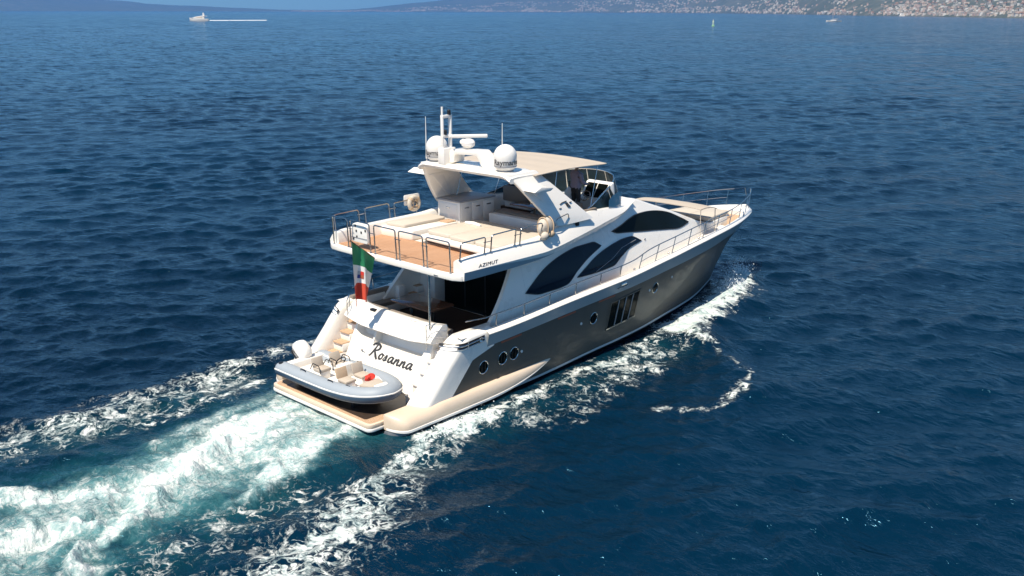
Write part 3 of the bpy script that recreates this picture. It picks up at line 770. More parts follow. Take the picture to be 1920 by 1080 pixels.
# ---- cockpit
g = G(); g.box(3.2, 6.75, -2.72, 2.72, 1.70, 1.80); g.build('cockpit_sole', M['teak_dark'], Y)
for sgn in (1, -1):   # inner bulwark walls
    g = G(); rows = []
    for x in np.linspace(3.0, 6.6, 12): rows.append([(x, -sgn*(2.73), 1.75), (x, -sgn*2.72, sheer_z(max(4, x))-.0), (x, -sgn*2.80, sheer_z(max(4, x))+.03), (x, -sgn*2.9, sheer_z(max(4, x))+.01)])
    g.grid(rows); g.build('cockpit_bulwark', M['white2'], Y)
# aft sofa
g = G(); g.box(3.28, 4.0, -1.55, 1.95, 1.8, 2.06); sf = g.build('cockpit_sofa', M['white2'], Y, bevel=.02)
for k in range(3):
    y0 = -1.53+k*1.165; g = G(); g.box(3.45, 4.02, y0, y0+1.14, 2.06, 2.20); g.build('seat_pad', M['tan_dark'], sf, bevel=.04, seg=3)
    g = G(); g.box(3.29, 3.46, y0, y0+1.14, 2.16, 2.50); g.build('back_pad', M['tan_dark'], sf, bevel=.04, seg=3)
g = G(); g.box(3.3, 4.9, 1.97, 2.55, 1.8, 2.1); s2 = g.build('side_sofa', M['white2'], Y, bevel=.02)
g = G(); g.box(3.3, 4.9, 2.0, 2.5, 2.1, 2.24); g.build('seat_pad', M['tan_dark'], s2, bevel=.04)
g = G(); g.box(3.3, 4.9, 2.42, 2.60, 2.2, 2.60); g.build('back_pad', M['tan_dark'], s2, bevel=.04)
# cockpit table
g = G(); g.prism(rounded([(4.05, -.45), (5.15, -.45), (5.15, 1.5), (4.05, 1.5)], .12), 2.46, 2.50); tb = g.build('cockpit_table', M['wood'], Y, bevel=.008)
for yy in (.0, 1.05):
    g = G(); g.lathe([(.22, 1.80), (.22, 1.83), (.06, 1.86), (.055, 2.40), (.16, 2.46)], (4.6, yy, 0), 20); g.build('leg', M['steel'], tb)
# saloon bulkhead and doors
g = G(); g.box(6.55, 6.63, -2.0, 1.55, 1.86, 4.15); dr = g.build('saloon_door', M['glass_black'], Y)
for yy in (-1.35, -.4, .55):
    g = G(); g.box(6.53, 6.55, yy-.02, yy+.02, 1.9, 4.1); g.build('stile', M['dark'], dr)
g = G(); g.box(6.35, 6.62, -2.1, 1.6, 1.80, 1.86); g.build('threshold', M['steel'], dr, bevel=.01)
g = G(); g.box(6.1, 6.66, 1.56, 2.42, 1.8, 4.16); g.build('bulkhead_panel', M['white2'], Y, bevel=.02)
# port steps up to the side deck and the wing cabinet
g = G(); g.box(5.0, 5.3, 2.12, 2.7, 1.8, 2.62); g.build('wing_cabinet', M['white2'], Y, bevel=.03)
for k in range(3):
    z1 = 2.0+.22*k; x0 = 5.32+.24*k
    g = G(); g.box(x0, 6.1, 2.1, 2.7, z1-.2, z1); st = g.build('side_step', M['white2'], Y, bevel=.015)
    g = G(); g.box(x0-.01, x0+.26, 2.12, 2.68, z1, z1+.03); g.build('tread', M['teak_pale'], st, bevel=.008)
# stern post under the overhang
g = G(); g.tube([(2.9, -1.7, 2.5), (2.9, -1.7, 4.2)], .035, 12); g.build('overhang_post', M['steel'], Y)

# ---- deckhouse
def w0(x): return W0(np.clip(x, 4, 20))
W0 = pchip([4, 9, 11, 13, 15, 17, 18.5, 19.5, 20], [2.42, 2.42, 2.42, 2.34, 2.12, 1.75, 1.3, .8, .3])
LA = pchip([4, 9, 12, 15, 20], [.10, .12, .24, .34, .36])
def side_y(x, z): return w0(x)-(LA(np.clip(x, 4, 20))*(z-2.6)+.10*(z-2.6)**2)
ridge_z = pchip([4, 9, 11.5, 12.5, 13.5, 14.8, 16, 17.3, 18.6, 19.8], [4.22, 4.24, 4.6, 4.95, 4.86, 4.46, 4.06, 3.6, 3.16, 2.75])
U_T = [(11.31, 4.09), (11.96, 4.17), (12.65, 4.29), (13.29, 4.35), (13.94, 4.33), (14.56, 4.27), (15.16, 4.17), (15.73, 4.02), (16.28, 3.8), (16.71, 3.62), (17.03, 3.47)]
U_B = [(11.31, 4.09), (11.6, 3.99), (12.11, 3.93), (13.01, 3.81), (13.97, 3.69), (15.0, 3.55), (16.14, 3.42), (17.03, 3.46)]
W2T = [(8.88, 3.0), (9.41, 3.23), (9.96, 3.45), (10.6, 3.61), (11.33, 3.72), (11.85, 3.76), (12.36, 3.75), (12.96, 3.51)]
W2B = [(8.88, 2.99), (9.82, 2.97), (10.88, 3.01), (11.41, 3.21), (12.07, 3.41), (12.96, 3.51)]
W1T = [(6.32, 2.99), (6.79, 3.27), (7.39, 3.57), (8.0, 3.76), (8.6, 3.88), (9.21, 3.95), (10.06, 3.95), (10.48, 3.76)]
W1B = [(6.32, 2.99), (7.05, 2.84), (7.75, 2.84), (8.33, 2.88), (8.94, 3.21), (9.62, 3.51), (10.48, 3.76)]
# deckhouse shell
g = G(); rows = []
for x in np.concatenate([np.linspace(6.352, 17, 60), np.linspace(17.1, 19.8, 16)]):
    zr = float(ridge_z(x)); zt = zr-.10; z0 = 2.25
    zs_ = [z0+(zt-z0)*t for t in np.linspace(0, 1, 14)]
    pts = [(x, -max(.02, side_y(x, z)), z) for z in zs_]
    yt = max(.02, side_y(x, zt)); dip = float(np.interp(x, [12.5, 13.6, 17.6, 18.6], [-.03, .08, .08, 0]))
    pts += [(x, -yt*.97, zr-.04), (x, -yt*.90, zr), (x, -yt*.80, zr), (x, -yt*.72, zr-dip), (x, 0, zr+.05-dip)]
    rows.append(pts+[(a, -b, c) for a, b, c in pts[:-1][::-1]])
g.grid(rows); g.add(rows[-1], [tuple(range(len(rows[-1])))])
deckhouse = g.build('deckhouse', M['white'], Y, smooth=50)
# aft buttress wings of the deckhouse
for sgn in (1, -1):
    g = G(); ro, ri = [], []
    for t in np.linspace(0, 1, 14):
        xa = 4.45+1.75*t**.93; z = 2.2+(4.18-2.2)*t
        ro.append([(xa+(6.35-xa)*k, -sgn*side_y(xa+(6.35-xa)*k, z), z) for k in np.linspace(0, 1, 6)])
        ri.append([(xa+(6.35-xa)*k, -sgn*(side_y(xa+(6.35-xa)*k, z)-.13), z) for k in np.linspace(0, 1, 6)])
    g.grid(ro); g.grid(ri); g.grid([[a[0], b[0]] for a, b in zip(ro, ri)]); g.build('buttress', M['white'], Y, smooth=40)
# windows
def curve_window(name, T, B, mat, sgn, off=.012, n=44, m=8, parent=Y):
    tx, tz = zip(*T); bx, bz = zip(*B); ft, fb = pchip(tx, tz), pchip(bx, bz)
    x0, x1 = tx[0], tx[-1]; rows = []; rim = []
    for t in np.linspace(0, 1, n):
        x = x0+(x1-x0)*t; a, b = float(fb(x)), float(ft(x)); b = max(a, b)
        rows.append([(x, -sgn*(side_y(x, z)+off), z) for z in np.linspace(a, b, m)])
    g = G(); g.grid(rows); return g.build(name, mat, parent, smooth=60)
def window_frame(T, B, sgn, parent, off=.014, r=.014):
    tx, tz = zip(*T); bx, bz = zip(*B); ft, fb = pchip(tx, tz), pchip(bx, bz); xs = np.linspace(tx[0], tx[-1], 40)
    p = [(x, -sgn*(side_y(x, float(ft(x)))+off), float(ft(x))) for x in xs]+[(x, -sgn*(side_y(x, float(fb(x)))+off), float(fb(x))) for x in xs[::-1]][1:-1]
    g = G(); g.tube(p, r, 5, closed=True); return g.build('frame', M['black'], parent)
for sgn in (1, -1):
    a = curve_window('saloon_window', W1T, W1B, M['glass'], sgn); window_frame(W1T, W1B, sgn, a)
    b = curve_window('saloon_window', W2T, W2B, M['glass'], sgn); window_frame(W2T, W2B, sgn, b)
    g = G(); g.tube([(x, -sgn*(side_y(x, z)+.022), z) for x, z in ((9.9, 3.0), (10.9, 3.25), (11.6, 3.5), (12.6, 3.6))], .010, 5); g.build('glazing_bar', M['grey'], b)
    c_ = curve_window('wheelhouse_window', U_T, U_B, M['glass_black'], sgn); window_frame(U_T, U_B, sgn, c_, r=.018)
    g = G(); g.ell((13.2, -sgn*(side_y(13.2, 3.52)+.02), 3.5), .05, .03, .05); g.build('deck_light', M['steel'], Y)
# raked windscreen, on the far side of the roof crest
g = G(); g.grid([[(x, yt, float(ridge_z(x))+.05-.08-.0*abs(yt)+.012-.03*abs(yt)/max(.1, side_y(x, float(ridge_z(x))-.1))) for yt in np.linspace(-.66, .66, 9)*side_y(x, float(ridge_z(x))-.1)] for x in np.linspace(14.1, 17.3, 14)])
g.build('windscreen', M['glass_black'], Y, smooth=60)

# ---- flybridge
def fly_out(x): return float(FO(x))
FO = pchip([2.8, 6.5, 8, 9.3, 10.5, 11.7, 12.6], [3.06, 3.04, 2.88, 2.70, 2.46, 2.1, 1.7])
xs = list(np.linspace(3.05, 12.5, 30))
out = [(2.80, -2.4), (2.82, -2.75), (2.95, -3.0)]+[(x, -(fly_out(x)-.02 if x < 6.6 else min(fly_out(x)-.1, side_y(x, 4.3)-.06))) for x in xs]; out = out+[(x, -y) for x, y in out[::-1]]
g = G(); g.prism(out, 4.17, 4.355); fly = g.build('flybridge_deck', M['white'], Y, bevel=.035, seg=3)
g = G(); g.prism([(2.92, -2.25), (2.96, -2.62), (3.05, -2.76), (4.9, -2.76), (4.9, 2.70), (3.05, 2.70), (2.96, 2.6), (2.92, 2.25)], 4.357, 4.364); g.build('teak_deck', M['teak'], fly)
g = G(); g.box(4.9, 7.5, 1.2, 2.58, 4.357, 4.364); g.box(7.5, 9.7, -2.05, 2.05, 4.357, 4.364); g.box(7.42, 7.5, -2.5, 1.2, 4.357, 4.364); g.build('side_walkway', M['teak_pale'], fly)
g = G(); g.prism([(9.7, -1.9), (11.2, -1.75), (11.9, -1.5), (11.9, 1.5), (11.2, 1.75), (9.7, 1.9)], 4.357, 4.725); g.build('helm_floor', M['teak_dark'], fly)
for x_ in (-2.2, ):
    g = G(); g.box(2.78, 2.80, x_, x_+.16, 4.215, 4.245); g.build('courtesy_light', M['steel'], fly, bevel=.004)
# sculpted side fairing
FX = [3.0, 3.4, 5.0, 6.4, 7.2, 8.0, 9.3, 10.5, 11.7, 12.6, 13.1]
FY = {'p1y': [3.05, 3.06, 3.06, 3.03, 2.96, 2.86, 2.68, 2.44, 2.10, 1.75, 1.55], 'p1z': [4.19, 4.19, 4.20, 4.24, 4.31, 4.40, 4.52, 4.60, 4.68, 4.80, 4.86],
      'p2y': [3.07, 3.08, 3.08, 3.06, 3.0, 2.91, 2.73, 2.48, 2.13, 1.76, 1.56], 'p2z': [4.43, 4.43, 4.42, 4.41, 4.46, 4.54, 4.66, 4.74, 4.76, 4.84, 4.88],
      'p3y': [2.82, 2.82, 2.81, 2.76, 2.69, 2.60, 2.42, 2.2, 1.9, 1.55, 1.4], 'p3z': [4.72, 4.76, 4.79, 4.82, 4.90, 5.00, 5.14, 5.06, 4.93, 4.90, 4.89]}
FF = {k: pchip(FX, v) for k, v in FY.items()}
def fair_pt(x, t, sgn=1, off=0.0):      # t: 0 at the lower knuckle, 1 at the crown
    y2, z2, y3, z3 = (float(FF[k](x)) for k in ('p2y', 'p2z', 'p3y', 'p3z'))
    bul = .012*math.sin(math.pi*t)
    return (x, -sgn*(y2+(y3-y2)*t+bul+off), z2+(z3-z2)*t+bul*.5+off*.4)
for sgn in (1, -1):
    rows = []
    for x in np.concatenate([np.linspace(3.0, 3.4, 4), np.linspace(3.5, 13.1, 50)]):
        v = {k: float(f(x)) for k, f in FF.items()}
        inn = v['p1y']-.5 if x < 6.3 else min(v['p1y']-.3, side_y(x, v['p1z']-.06)-.12)
        r = ([(x, -sgn*min(inn, side_y(x, 4.0)-.1), 4.0)] if x > 6.4 else [(x, -sgn*inn, v['p1z']-.05)])+[(x, -sgn*inn, v['p1z']-.05), (x, -sgn*v['p1y'], v['p1z']), (x, -sgn*v['p2y'], v['p2z'])]
        r += [fair_pt(x, t, sgn) for t in (.2, .45, .7, .9, 1)]
        r += [(x, -sgn*(v['p3y']-.05), v['p3z']+.015), (x, -sgn*(v['p3y']-.16), v['p3z']-.01), (x, -sgn*(v['p3y']-.19), v['p3z']-.06), (x, -sgn*(v['p3y']-.20), 4.36)]
        rows.append(r)
    g = G(); g.grid(rows); g.add(rows[0], [tuple(range(len(rows[0])))]); fo = g.build('side_fairing', M['white'], Y, smooth=32)
    g = G(); rr = []
    for x in np.linspace(3.02, 7.0, 24):
        v = {k: float(f(x)) for k, f in FF.items()}; e = 1-((x-3.0)/4.02)**2.0
        rr.append([(x, -sgn*(v['p1y']-.02), v['p1z']-.012), (x, -sgn*(v['p1y']+.008), v['p1z']), (x, -sgn*(v['p1y']+.008+(v['p2y']-v['p1y'])*e), v['p1z']+(v['p2z']-v['p1z'])*e)])
    g.grid(rr); g.build('trim_band', M['silver'], fo)
# roof between the fairings, ahead of the flybridge well
g = G(); g.grid([[(x, t*(float(FF['p3y'](x))-.02), float(FF['p3z'](x))-.0+.04*(1-t*t)) for t in np.linspace(-1, 1, 13)] for x in np.linspace(12.3, 13.3, 8)]); g.build('wheelhouse_roof', M['white'], Y, smooth=50)
# dashboard coaming inside the windscreen
g = G(); rows = []
for x in np.linspace(11.55, 12.5, 8):
    rows.append([(x, t*(float(FF['p3y'](x))-.15), 4.9+.05*(1-t*t)) for t in np.linspace(-1, 1, 13)])
rows.insert(0, [(11.5, p[1], 4.4) for p in rows[0]])
g.grid(rows); g.build('dashboard', M['white2'], Y, smooth=40)
# maker's name on the fairing
me = text_mesh('AZIMUT', .20, shear=.5, spacing=1.1)
for sgn in (1, -1):
    m2 = me.copy()
    place_text('name_lettering', m2, lambda a, b, c, s=sgn: fair_pt(4.0+a*1.0*(1 if s > 0 else -1), .12+b/.62, s, .006+c), M['script'], Y)
# ---- radar arch
def leg_pts(t):     # t 0 base, 1 top; returns aft x, fwd x, y outer, z
    e = t*t*(3-2*t)
    return (7.45+(5.95-7.45)*t**.85, 9.25+(7.25-9.25)*t**.95, 2.72+(1.98-2.72)*t**1.25, 5.0+(6.70-5.0)*t)
for sgn in (1, -1):
    rows = []
    for t in np.linspace(0, 1, 14):
        xa, xf, yo, z = leg_pts(t); th = .20-.05*t
        rows.append([(xa, -sgn*(yo-.03), z), (xa+.05, -sgn*yo, z), (xa+.12, -sgn*(yo+.005), z), ((xa+xf)/2, -sgn*(yo+.015), z), (xf-.10, -sgn*(yo), z), (xf, -sgn*(yo-.05), z), (xf-.05, -sgn*(yo-th), z), ((xa+xf)/2, -sgn*(yo-th), z), (xa+.05, -sgn*(yo-th), z), (xa, -sgn*(yo-th+.04), z)])
    g = G(); g.grid(rows, closed_v=True, cap=True); leg = g.build('arch_leg', M['white'], Y, smooth=40)
    # winglet and the upright panel below it
    g = G(); g.prism([(6.25, 6.20), (6.55, 6.33), (7.15, 6.24), (7.0, 6.16), (6.5, 6.14)], 0, 1, lambda a, b, c: (a-.1*c+.15*(1-c), -sgn*(2.05+.82*c*(1 if True else 0)), b+.05*c)); g.build('winglet', M['white'], leg, bevel=.02)
    g = G(); v = [(6.62, 2.36, 6.15), (7.12, 2.36, 6.15), (7.86, 2.64, 5.22), (7.72, 2.60, 5.22), (6.62, 2.1, 6.15), (7.12, 2.1, 6.15), (7.86, 2.45, 5.22), (7.72, 2.45, 5.22)]
    g.add([(a, -sgn*b, c) for a, b, c in v], [(0, 1, 2, 3), (4, 7, 6, 5), (0, 4, 5, 1), (1, 5, 6, 2), (2, 6, 7, 3), (3, 7, 4, 0)]); g.build('panel', M['white2'], leg, bevel=.006)
    # number emblem: a wide 7 over a stacked 8
    def em(a, b, off=.024):
        t = (5.62-5.0)/1.7+b*.32; xa, xf, yo, z = leg_pts(t); return (8.0+a*.75*sgn - b*.4, -sgn*(yo+off), z)
    g = G()
    for pts in ([(-.34, .02), (-.1, .10), (.18, .13)], [(.02, .02), (.14, .03), (.14, -.06), (.02, -.07), (.02, .02)], [(.0, -.09), (.14, -.08), (.16, -.2), (.0, -.2), (.0, -.09)]): g.tube([em(a, b) for a, b in pts], .017, 5)
    for a, b in ((-.5, -.2), (.36, .03)): g.tube([em(a-.07, b), em(a+.07, b+.01)], .016, 5)
    g.build('number_emblem', M['script'], leg)
# top beam
rows = []
for t in np.linspace(-1, 1, 33):
    y = 2.06*t; d = max(0, abs(t)-.82)/.18; sag = .14*d*d
    xa, xf = 5.86+.05*d, 7.2
    rows.append([(xa, y, 6.66-sag), (xa+.05, y, 6.73-sag), (xa+.4, y, 6.76-sag), (xf-.15, y, 6.75-sag), (xf, y, 6.68-sag), (xf-.06, y, 6.57-sag), (xa+.4, y, 6.55-sag), (xa+.06, y, 6.58-sag)])
g = G(); g.grid(rows, closed_v=True, cap=True); beam = g.build('arch_beam', M['white'], Y, smooth=45)
# satellite domes with wrapped lettering
def dome(x, y, z, txt, a0, name='satellite_dome'):
    g = G(); r = .355
    prof = [(.27, 0), (.30, .02), (.31, .05), (r, .09), (r, .40)]+[(r*math.cos(q), .40+r*1.02*math.sin(q)) for q in np.linspace(.12, math.pi/2-.02, 12)]+[(0, .40+r*1.02)]
    g.lathe(prof, (x, y, z), 32); o = g.build(name, M['white2'], Y, smooth=50)
    g = G(); g.lathe([(.24, -.07), (.26, -.02), (.27, .015), (0, .015)], (x, y, z), 24); g.lathe([(r+.003, .098), (r+.004, .115), (r+.003, .13)], (x, y, z), 32); g.build('base', M['grey'], o)
    me = text_mesh(txt, .235, extrude=.002, bold=True)
    place_text('lettering', me, lambda a, b, c: (x+(r+.004+c)*math.cos(a0+a/r), y+(r+.004+c)*math.sin(a0+a/r), z+.165+b), M['script'], o)
dome(6.30, 1.53, 6.80, 'Raymarine', R(222))
dome(6.30, -1.53, 6.80, 'Raymarine', R(238))
# mast with lights, bridge with the open array radar
g = G()
for x in (5.98, 6.32): g.tube([(x, .92, 6.72), (x, .92, 8.28)], .055 if x < 6 else .065, 8)
for z in (7.62, 8.24): g.box(5.95, 6.36, .86, .98, z-.05, z+.05)
g.box(5.9, 6.42, .78, 1.06, 6.74, 7.25)
mast = g.build('light_mast', M['white2'], Y, bevel=.012)
g = G(); g.tube([(5.98, .92, 8.26), (5.98, .92, 8.55)], .035, 8); g.build('anchor_light', M['white2'], mast)
for x, z, m_ in ((6.26, 8.36, 'black'), (6.08, 7.74, 'black')):
    g = G(); g.lathe([(0, -.08), (.06, -.08), (.06, .06), (.03, .09), (0, .09)], (x, .90, z), 12); g.build('navigation_light', M[m_], mast)
g = G(); g.prism(fillet([(.95, 6.78, 0), (.72, 7.22, 0), (-.55, 7.28, 0), (-1.05, 6.74, 0), (-.70, 6.74, 0), (-.42, 7.10, 0), (.55, 7.05, 0), (.60, 6.78, 0)], .1, 4, True) and [(p.x, p.y) for p in fillet([(.95, 6.78, 0), (.72, 7.22, 0), (-.55, 7.28, 0), (-1.15, 6.74, 0), (-.70, 6.74, 0), (-.42, 7.12, 0), (.55, 7.07, 0), (.60, 6.78, 0)], .08, 4, True)], 6.15, 6.62, lambda a, b, c: (c, a, b)); g.build('radar_bridge', M['white'], Y, bevel=.02)
g = G(); g.lathe([(.10, 7.26), (.13, 7.30), (.21, 7.36), (.22, 7.46), (.17, 7.54), (.08, 7.58), (0, 7.58)], (6.4, .18, 0), 20); rad = g.build('radar', M['white2'], Y)
g = G(); g.box(6.4-.62, 6.4+.62, .18-.055, .18+.055, 7.6, 7.71, rz=R(-38), piv=(6.4, .18, 0)); g.build('scanner', M['white2'], rad, bevel=.03, seg=3)
g = G(); g.lathe([(0, -.12), (.07, -.1), (.1, .0), (.07, .02), (0, .02)], (6.7, .7, 7.4), 14, 'X'); g.tube([(6.72, .7, 7.2), (6.7, .7, 7.33)], .03, 8); g.build('searchlight', M['white2'], Y)
for y, x, z0, z1 in ((2.0, 6.25, 6.62, 8.15), (-.55, 7.2, 6.7, 8.05)):
    g = G(); g.tube([(x, y, z0), (x, y, z0+.3), (x, y, z1)], [.022, .02, .008], 6); a = g.build('whip_antenna', M['white2'], Y)
    g = G(); g.tube([(x, y, z0), (x, y, z0+.16)], .03, 8); g.build('antenna_mount', M['steel'], a)
g = G(); g.lathe([(0, 0), (.05, 0), (.05, .05), (.02, .09), (0, .09)], (7.05, -.75, 6.75), 12); g.lathe([(0, 0), (.04, 0), (.03, .06), (0, .07)], (7.0, -1.0, 6.75), 12); g.build('horn', M['black'], Y)
# bimini: a wide canvas laced to the forward edge of the arch
def bz(x, y): u = (x-6.98)/3.7; return 6.60+.035*math.sin(math.pi*u)+.05*(1-(abs(y)/2.2)**2)-.03*u-.02*math.sin(math.pi*4*u)**2*(1-(abs(y)/2.2)**2)
rows = []
for u in np.linspace(0, 1, 29):
    x = 6.98+3.70*u; hw = 2.2-.06*math.sin(math.pi*u)-.25*max(0, u-.95)/.05*.3
    rows.append([(x-.10*(t*t)*u+.05*u, hw*t, bz(x, hw*t)) for t in np.linspace(-1, 1, 17)])
r2 = [[(x, y, z-.025) for x, y, z in r] for r in rows]
g = G(); g.grid(rows); g.grid(r2); g.grid([rows[0], r2[0]]); g.grid([rows[-1], r2[-1]]); g.grid([[r[0] for r in rows], [r[0] for r in r2]]); g.grid([[r[-1] for r in rows], [r[-1] for r in r2]])
bim = g.build('bimini', M['canvas'], Y, smooth=60)
for x, dx in ((8.1, -.4), (10.2, -.55)):
    for s in (1, -1):
        g = G(); g.tube([(x+dx, s*2.2, 5.02), (x, s*2.08, 6.58)], .014, 8); g.build('pole', M['steel'], bim)
for x in (8.1, 9.3, 10.6):
    g = G(); g.tube([(x, y, bz(x, y)-.04) for y in np.linspace(-2.08, 2.08, 9)], .016, 6); g.build('batten', M['steel'], bim)
# fly windscreen
WS = [(9.35, 2.28, 5.10, 5.16), (10.0, 2.22, 5.06, 5.30), (10.7, 2.08, 5.02, 5.48), (11.4, 1.86, 4.95, 5.64), (12.0, 1.52, 4.92, 5.76), (12.42, 1.05, 4.92, 5.84), (12.62, .5, 4.94, 5.88), (12.68, 0, 4.95, 5.89)]
WS = [(x+.45*max(0, x-10.9)/1.78, y, a, b) for x, y, a, b in WS]
wfull = WS+[(x, -y, a, b) for x, y, a, b in WS[:-1][::-1]]
P0 = np.array([(x, y, a) for x, y, a, b in wfull]); P1 = np.array([(x-.32*(b-a), y*(1-.10*(b-a)), b) for x, y, a, b in wfull])
tt = np.linspace(0, 1, len(P0)); td = np.linspace(0, 1, 61)
I0 = np.stack([pchip(tt, P0[:, k])(td) for k in range(3)], 1); I1 = np.stack([pchip(tt, P1[:, k])(td) for k in range(3)], 1)
g = G(); g.grid([[tuple(a+(b-a)*k) for k in np.linspace(0, 1, 5)] for a, b in zip(I0, I1)]); wsn = g.build('wind_screen', M['smoke'], Y, smooth=60)
g = G(); g.tube([tuple(p) for p in I1], .022, 8); g.build('top_rail', M['steel'], wsn)
for k in (12, 20, 26, 34, 40, 48):
    g = G(); g.tube([tuple(I0[k]), tuple(I1[k])], .016, 6); g.build('stanchion', M['steel'], wsn)
# side deflector beside the helm; pale blue paints its sky reflection
for s in (1, -1):
    g = G(); g.grid([[(x, -s*(float(FF['p3y'](x))-.0+.02), z0+(z1-z0)*k) for k in np.linspace(0, 1, 4)] for x, z0, z1 in ((10.75, 5.0, 5.30), (11.1, 4.97, 5.43), (11.5, 4.94, 5.46), (11.85, 4.91, 5.40))]); g.build('side_deflector', M['pale_acrylic'], Y)

# ---- flybridge furniture
# sun pad plinth with the shade below its aft lip painted on a dark block
g = G(); g.prism(rounded([(4.62, -2.62), (7.4, -2.66), (7.4, .86), (4.78, .86)], .22, 6), 4.50, 4.62); pl = g.build('sun_pad_plinth', M['white'], Y, bevel=.03)
g = G(); g.box(5.1, 7.2, -2.6, .8, 4.36, 4.52); g.build('dark_gap', M['dark'], pl)
g = G(); g.prism(rounded([(4.85, 1.22), (6.9, 1.22), (6.9, 2.62), (4.7, 2.62)], .08), 4.36, 4.66); st_o = g.build('port_settee', M['white'], Y, bevel=.03)
g = G(); g.prism(rounded([(5.0, 1.75), (6.85, 1.75), (6.85, 2.58), (4.9, 2.58)], .10), 4.66, 4.77); g.build('seat_pad', M['cushion'], st_o, bevel=.035)
g = G(); g.box(6.5, 6.9, 1.30, 1.7, 4.66, 4.70); g.build('step', M['teak_pale'], st_o, bevel=.01)
# wet bar
g = G(); g.box(7.0, 8.65, 1.22, 2.3, 4.36, 5.28); wb = g.build('wet_bar', M['white2'], Y, bevel=.02)
g = G(); g.prism(rounded([(6.94, 1.16), (8.7, 1.16), (8.7, 2.36), (6.94, 2.36)], .06), 5.285, 5.335); g.build('worktop', M['grey'], wb, bevel=.01)
for k in range(3):
    g = G(); x0 = 7.06+k*.53; g.box(x0, x0+.49, 1.205, 1.222, 4.46, 5.2); d = g.build('door', M['white2'], wb, bevel=.006)
    g = G(); g.box(x0+.15, x0+.34, 1.19, 1.206, 5.06, 5.10); g.build('handle', M['steel'], d)
g = G(); g.box(6.985, 7.002, 1.35, 2.2, 4.5, 5.2); d = g.build('door', M['white2'], wb, bevel=.006)
g = G(); g.box(6.97, 6.988, 1.7, 1.86, 5.04, 5.08); g.build('handle', M['steel'], d)
# dinette: sofa round a table
g = G(); g.box(8.0, 8.6, -2.1, .85, 4.36, 4.85); g.box(8.6, 10.0, -2.3, -1.75, 4.36, 4.7); g.box(9.5, 10.0, -1.75, .3, 4.5, 4.75); so = g.build('dinette_sofa', M['white2'], Y, bevel=.03)
g = G(); g.box(8.25, 8.7, -2.0, .8, 4.80, 4.94); g.box(8.7, 9.9, -2.25, -1.75, 4.70, 4.84); g.build('seat_pad', M['tan_dark'], so, bevel=.04)
g = G(); g.box(9.85, 10.05, -1.6, .3, 4.75, 5.25); g.box(8.7, 9.9, -2.34, -2.2, 4.8, 5.2); g.build('back_pad', M['tan_dark'], so, bevel=.04)
g = G(); g.prism(rounded([(8.75, -.95), (9.75, -.95), (9.75, .62), (8.75, .62)], .10), 5.06, 5.10); dt = g.build('dinette_table', M['wood'], Y, bevel=.008)
g = G(); g.lathe([(.2, 4.36), (.2, 4.40), (.06, 4.43), (.055, 5.0), (.15, 5.06)], (9.25, -.15, 0), 18); g.build('leg', M['steel'], dt)
# helm bench and console
g = G(); g.box(9.75, 10.2, .5, 1.75, 4.5, 4.95); hb = g.build('helm_bench', M['white2'], Y, bevel=.03)
g = G(); g.box(9.75, 10.25, .52, 1.73, 4.95, 5.08); g.build('seat_pad', M['tan_dark'], hb, bevel=.04)
g = G(); g.box(9.62, 9.78, .52, 1.73, 4.95, 5.5); g.build('back_pad', M['tan_dark'], hb, bevel=.05)
def console_map(a, b, c): return (11.12+.40*b*.6+c, a, 4.95+b)
g = G(); g.prism([(11.08, 4.5), (11.10, 5.15), (11.45, 5.72), (11.62, 5.76), (11.75, 5.0), (11.75, 4.5)], -1.72, -.62, lambda a, b, c: (a, c, b)); hc = g.build('helm_console', M['white2'], Y, bevel=.04, seg=3)
for y0 in (-1.62, -1.16):
    n_ = Vector((-.85, 0, .525)); 
    def sp(a, b, off): return (11.13+(11.43-11.13)*b-.85*off, a, 5.22+(5.69-5.22)*b+.52*off)
    g = G(); q4 = [sp(y0, 0.02, .0), sp(y0+.42, .02, .0), sp(y0+.42, .98, .0), sp(y0, .98, .0)]; q5 = [sp(y0, 0.02, .014), sp(y0+.42, .02, .014), sp(y0+.42, .98, .014), sp(y0, .98, .014)]
    g.add(q4+q5, [(0, 1, 2, 3), (4, 5, 6, 7), (0, 1, 5, 4), (1, 2, 6, 5), (2, 3, 7, 6), (3, 0, 4, 7)]); g.build('screen', M['glass_black'], hc)
g = G(); cc = Vector((10.96, -.98, 5.28)); ax = Vector((-.8, 0, .6)); e1 = Vector((0, 1, 0)); e2 = ax.cross(e1)
g.tube([cc+(e1*math.cos(q)+e2*math.sin(q))*.19 for q in np.linspace(0, 2*math.pi, 25)[:-1]], .018, 6, closed=True)
for q in (R(90), R(210), R(330)): g.tube([cc, cc+(e1*math.cos(q)+e2*math.sin(q))*.19], .012, 6)
g.tube([cc, cc-ax*.2], .03, 8); g.build('steering_wheel', M['steel'], hc)
g = G(); g.prism([(10.55, 4.52), (10.60, 5.38), (10.8, 5.55), (11.0, 5.46), (11.02, 4.52)], -.60, -.30, lambda a, b, c: (a, c, b)); ib = g.build('throttle_pod', M['white2'], Y, bevel=.04)
g = G(); g.tube([(10.78, -.45, 5.5), (10.72, -.45, 5.72)], .02, 6); g.ell((10.72, -.45, 5.74), .04, .04, .04); g.build('lever', M['black'], ib)

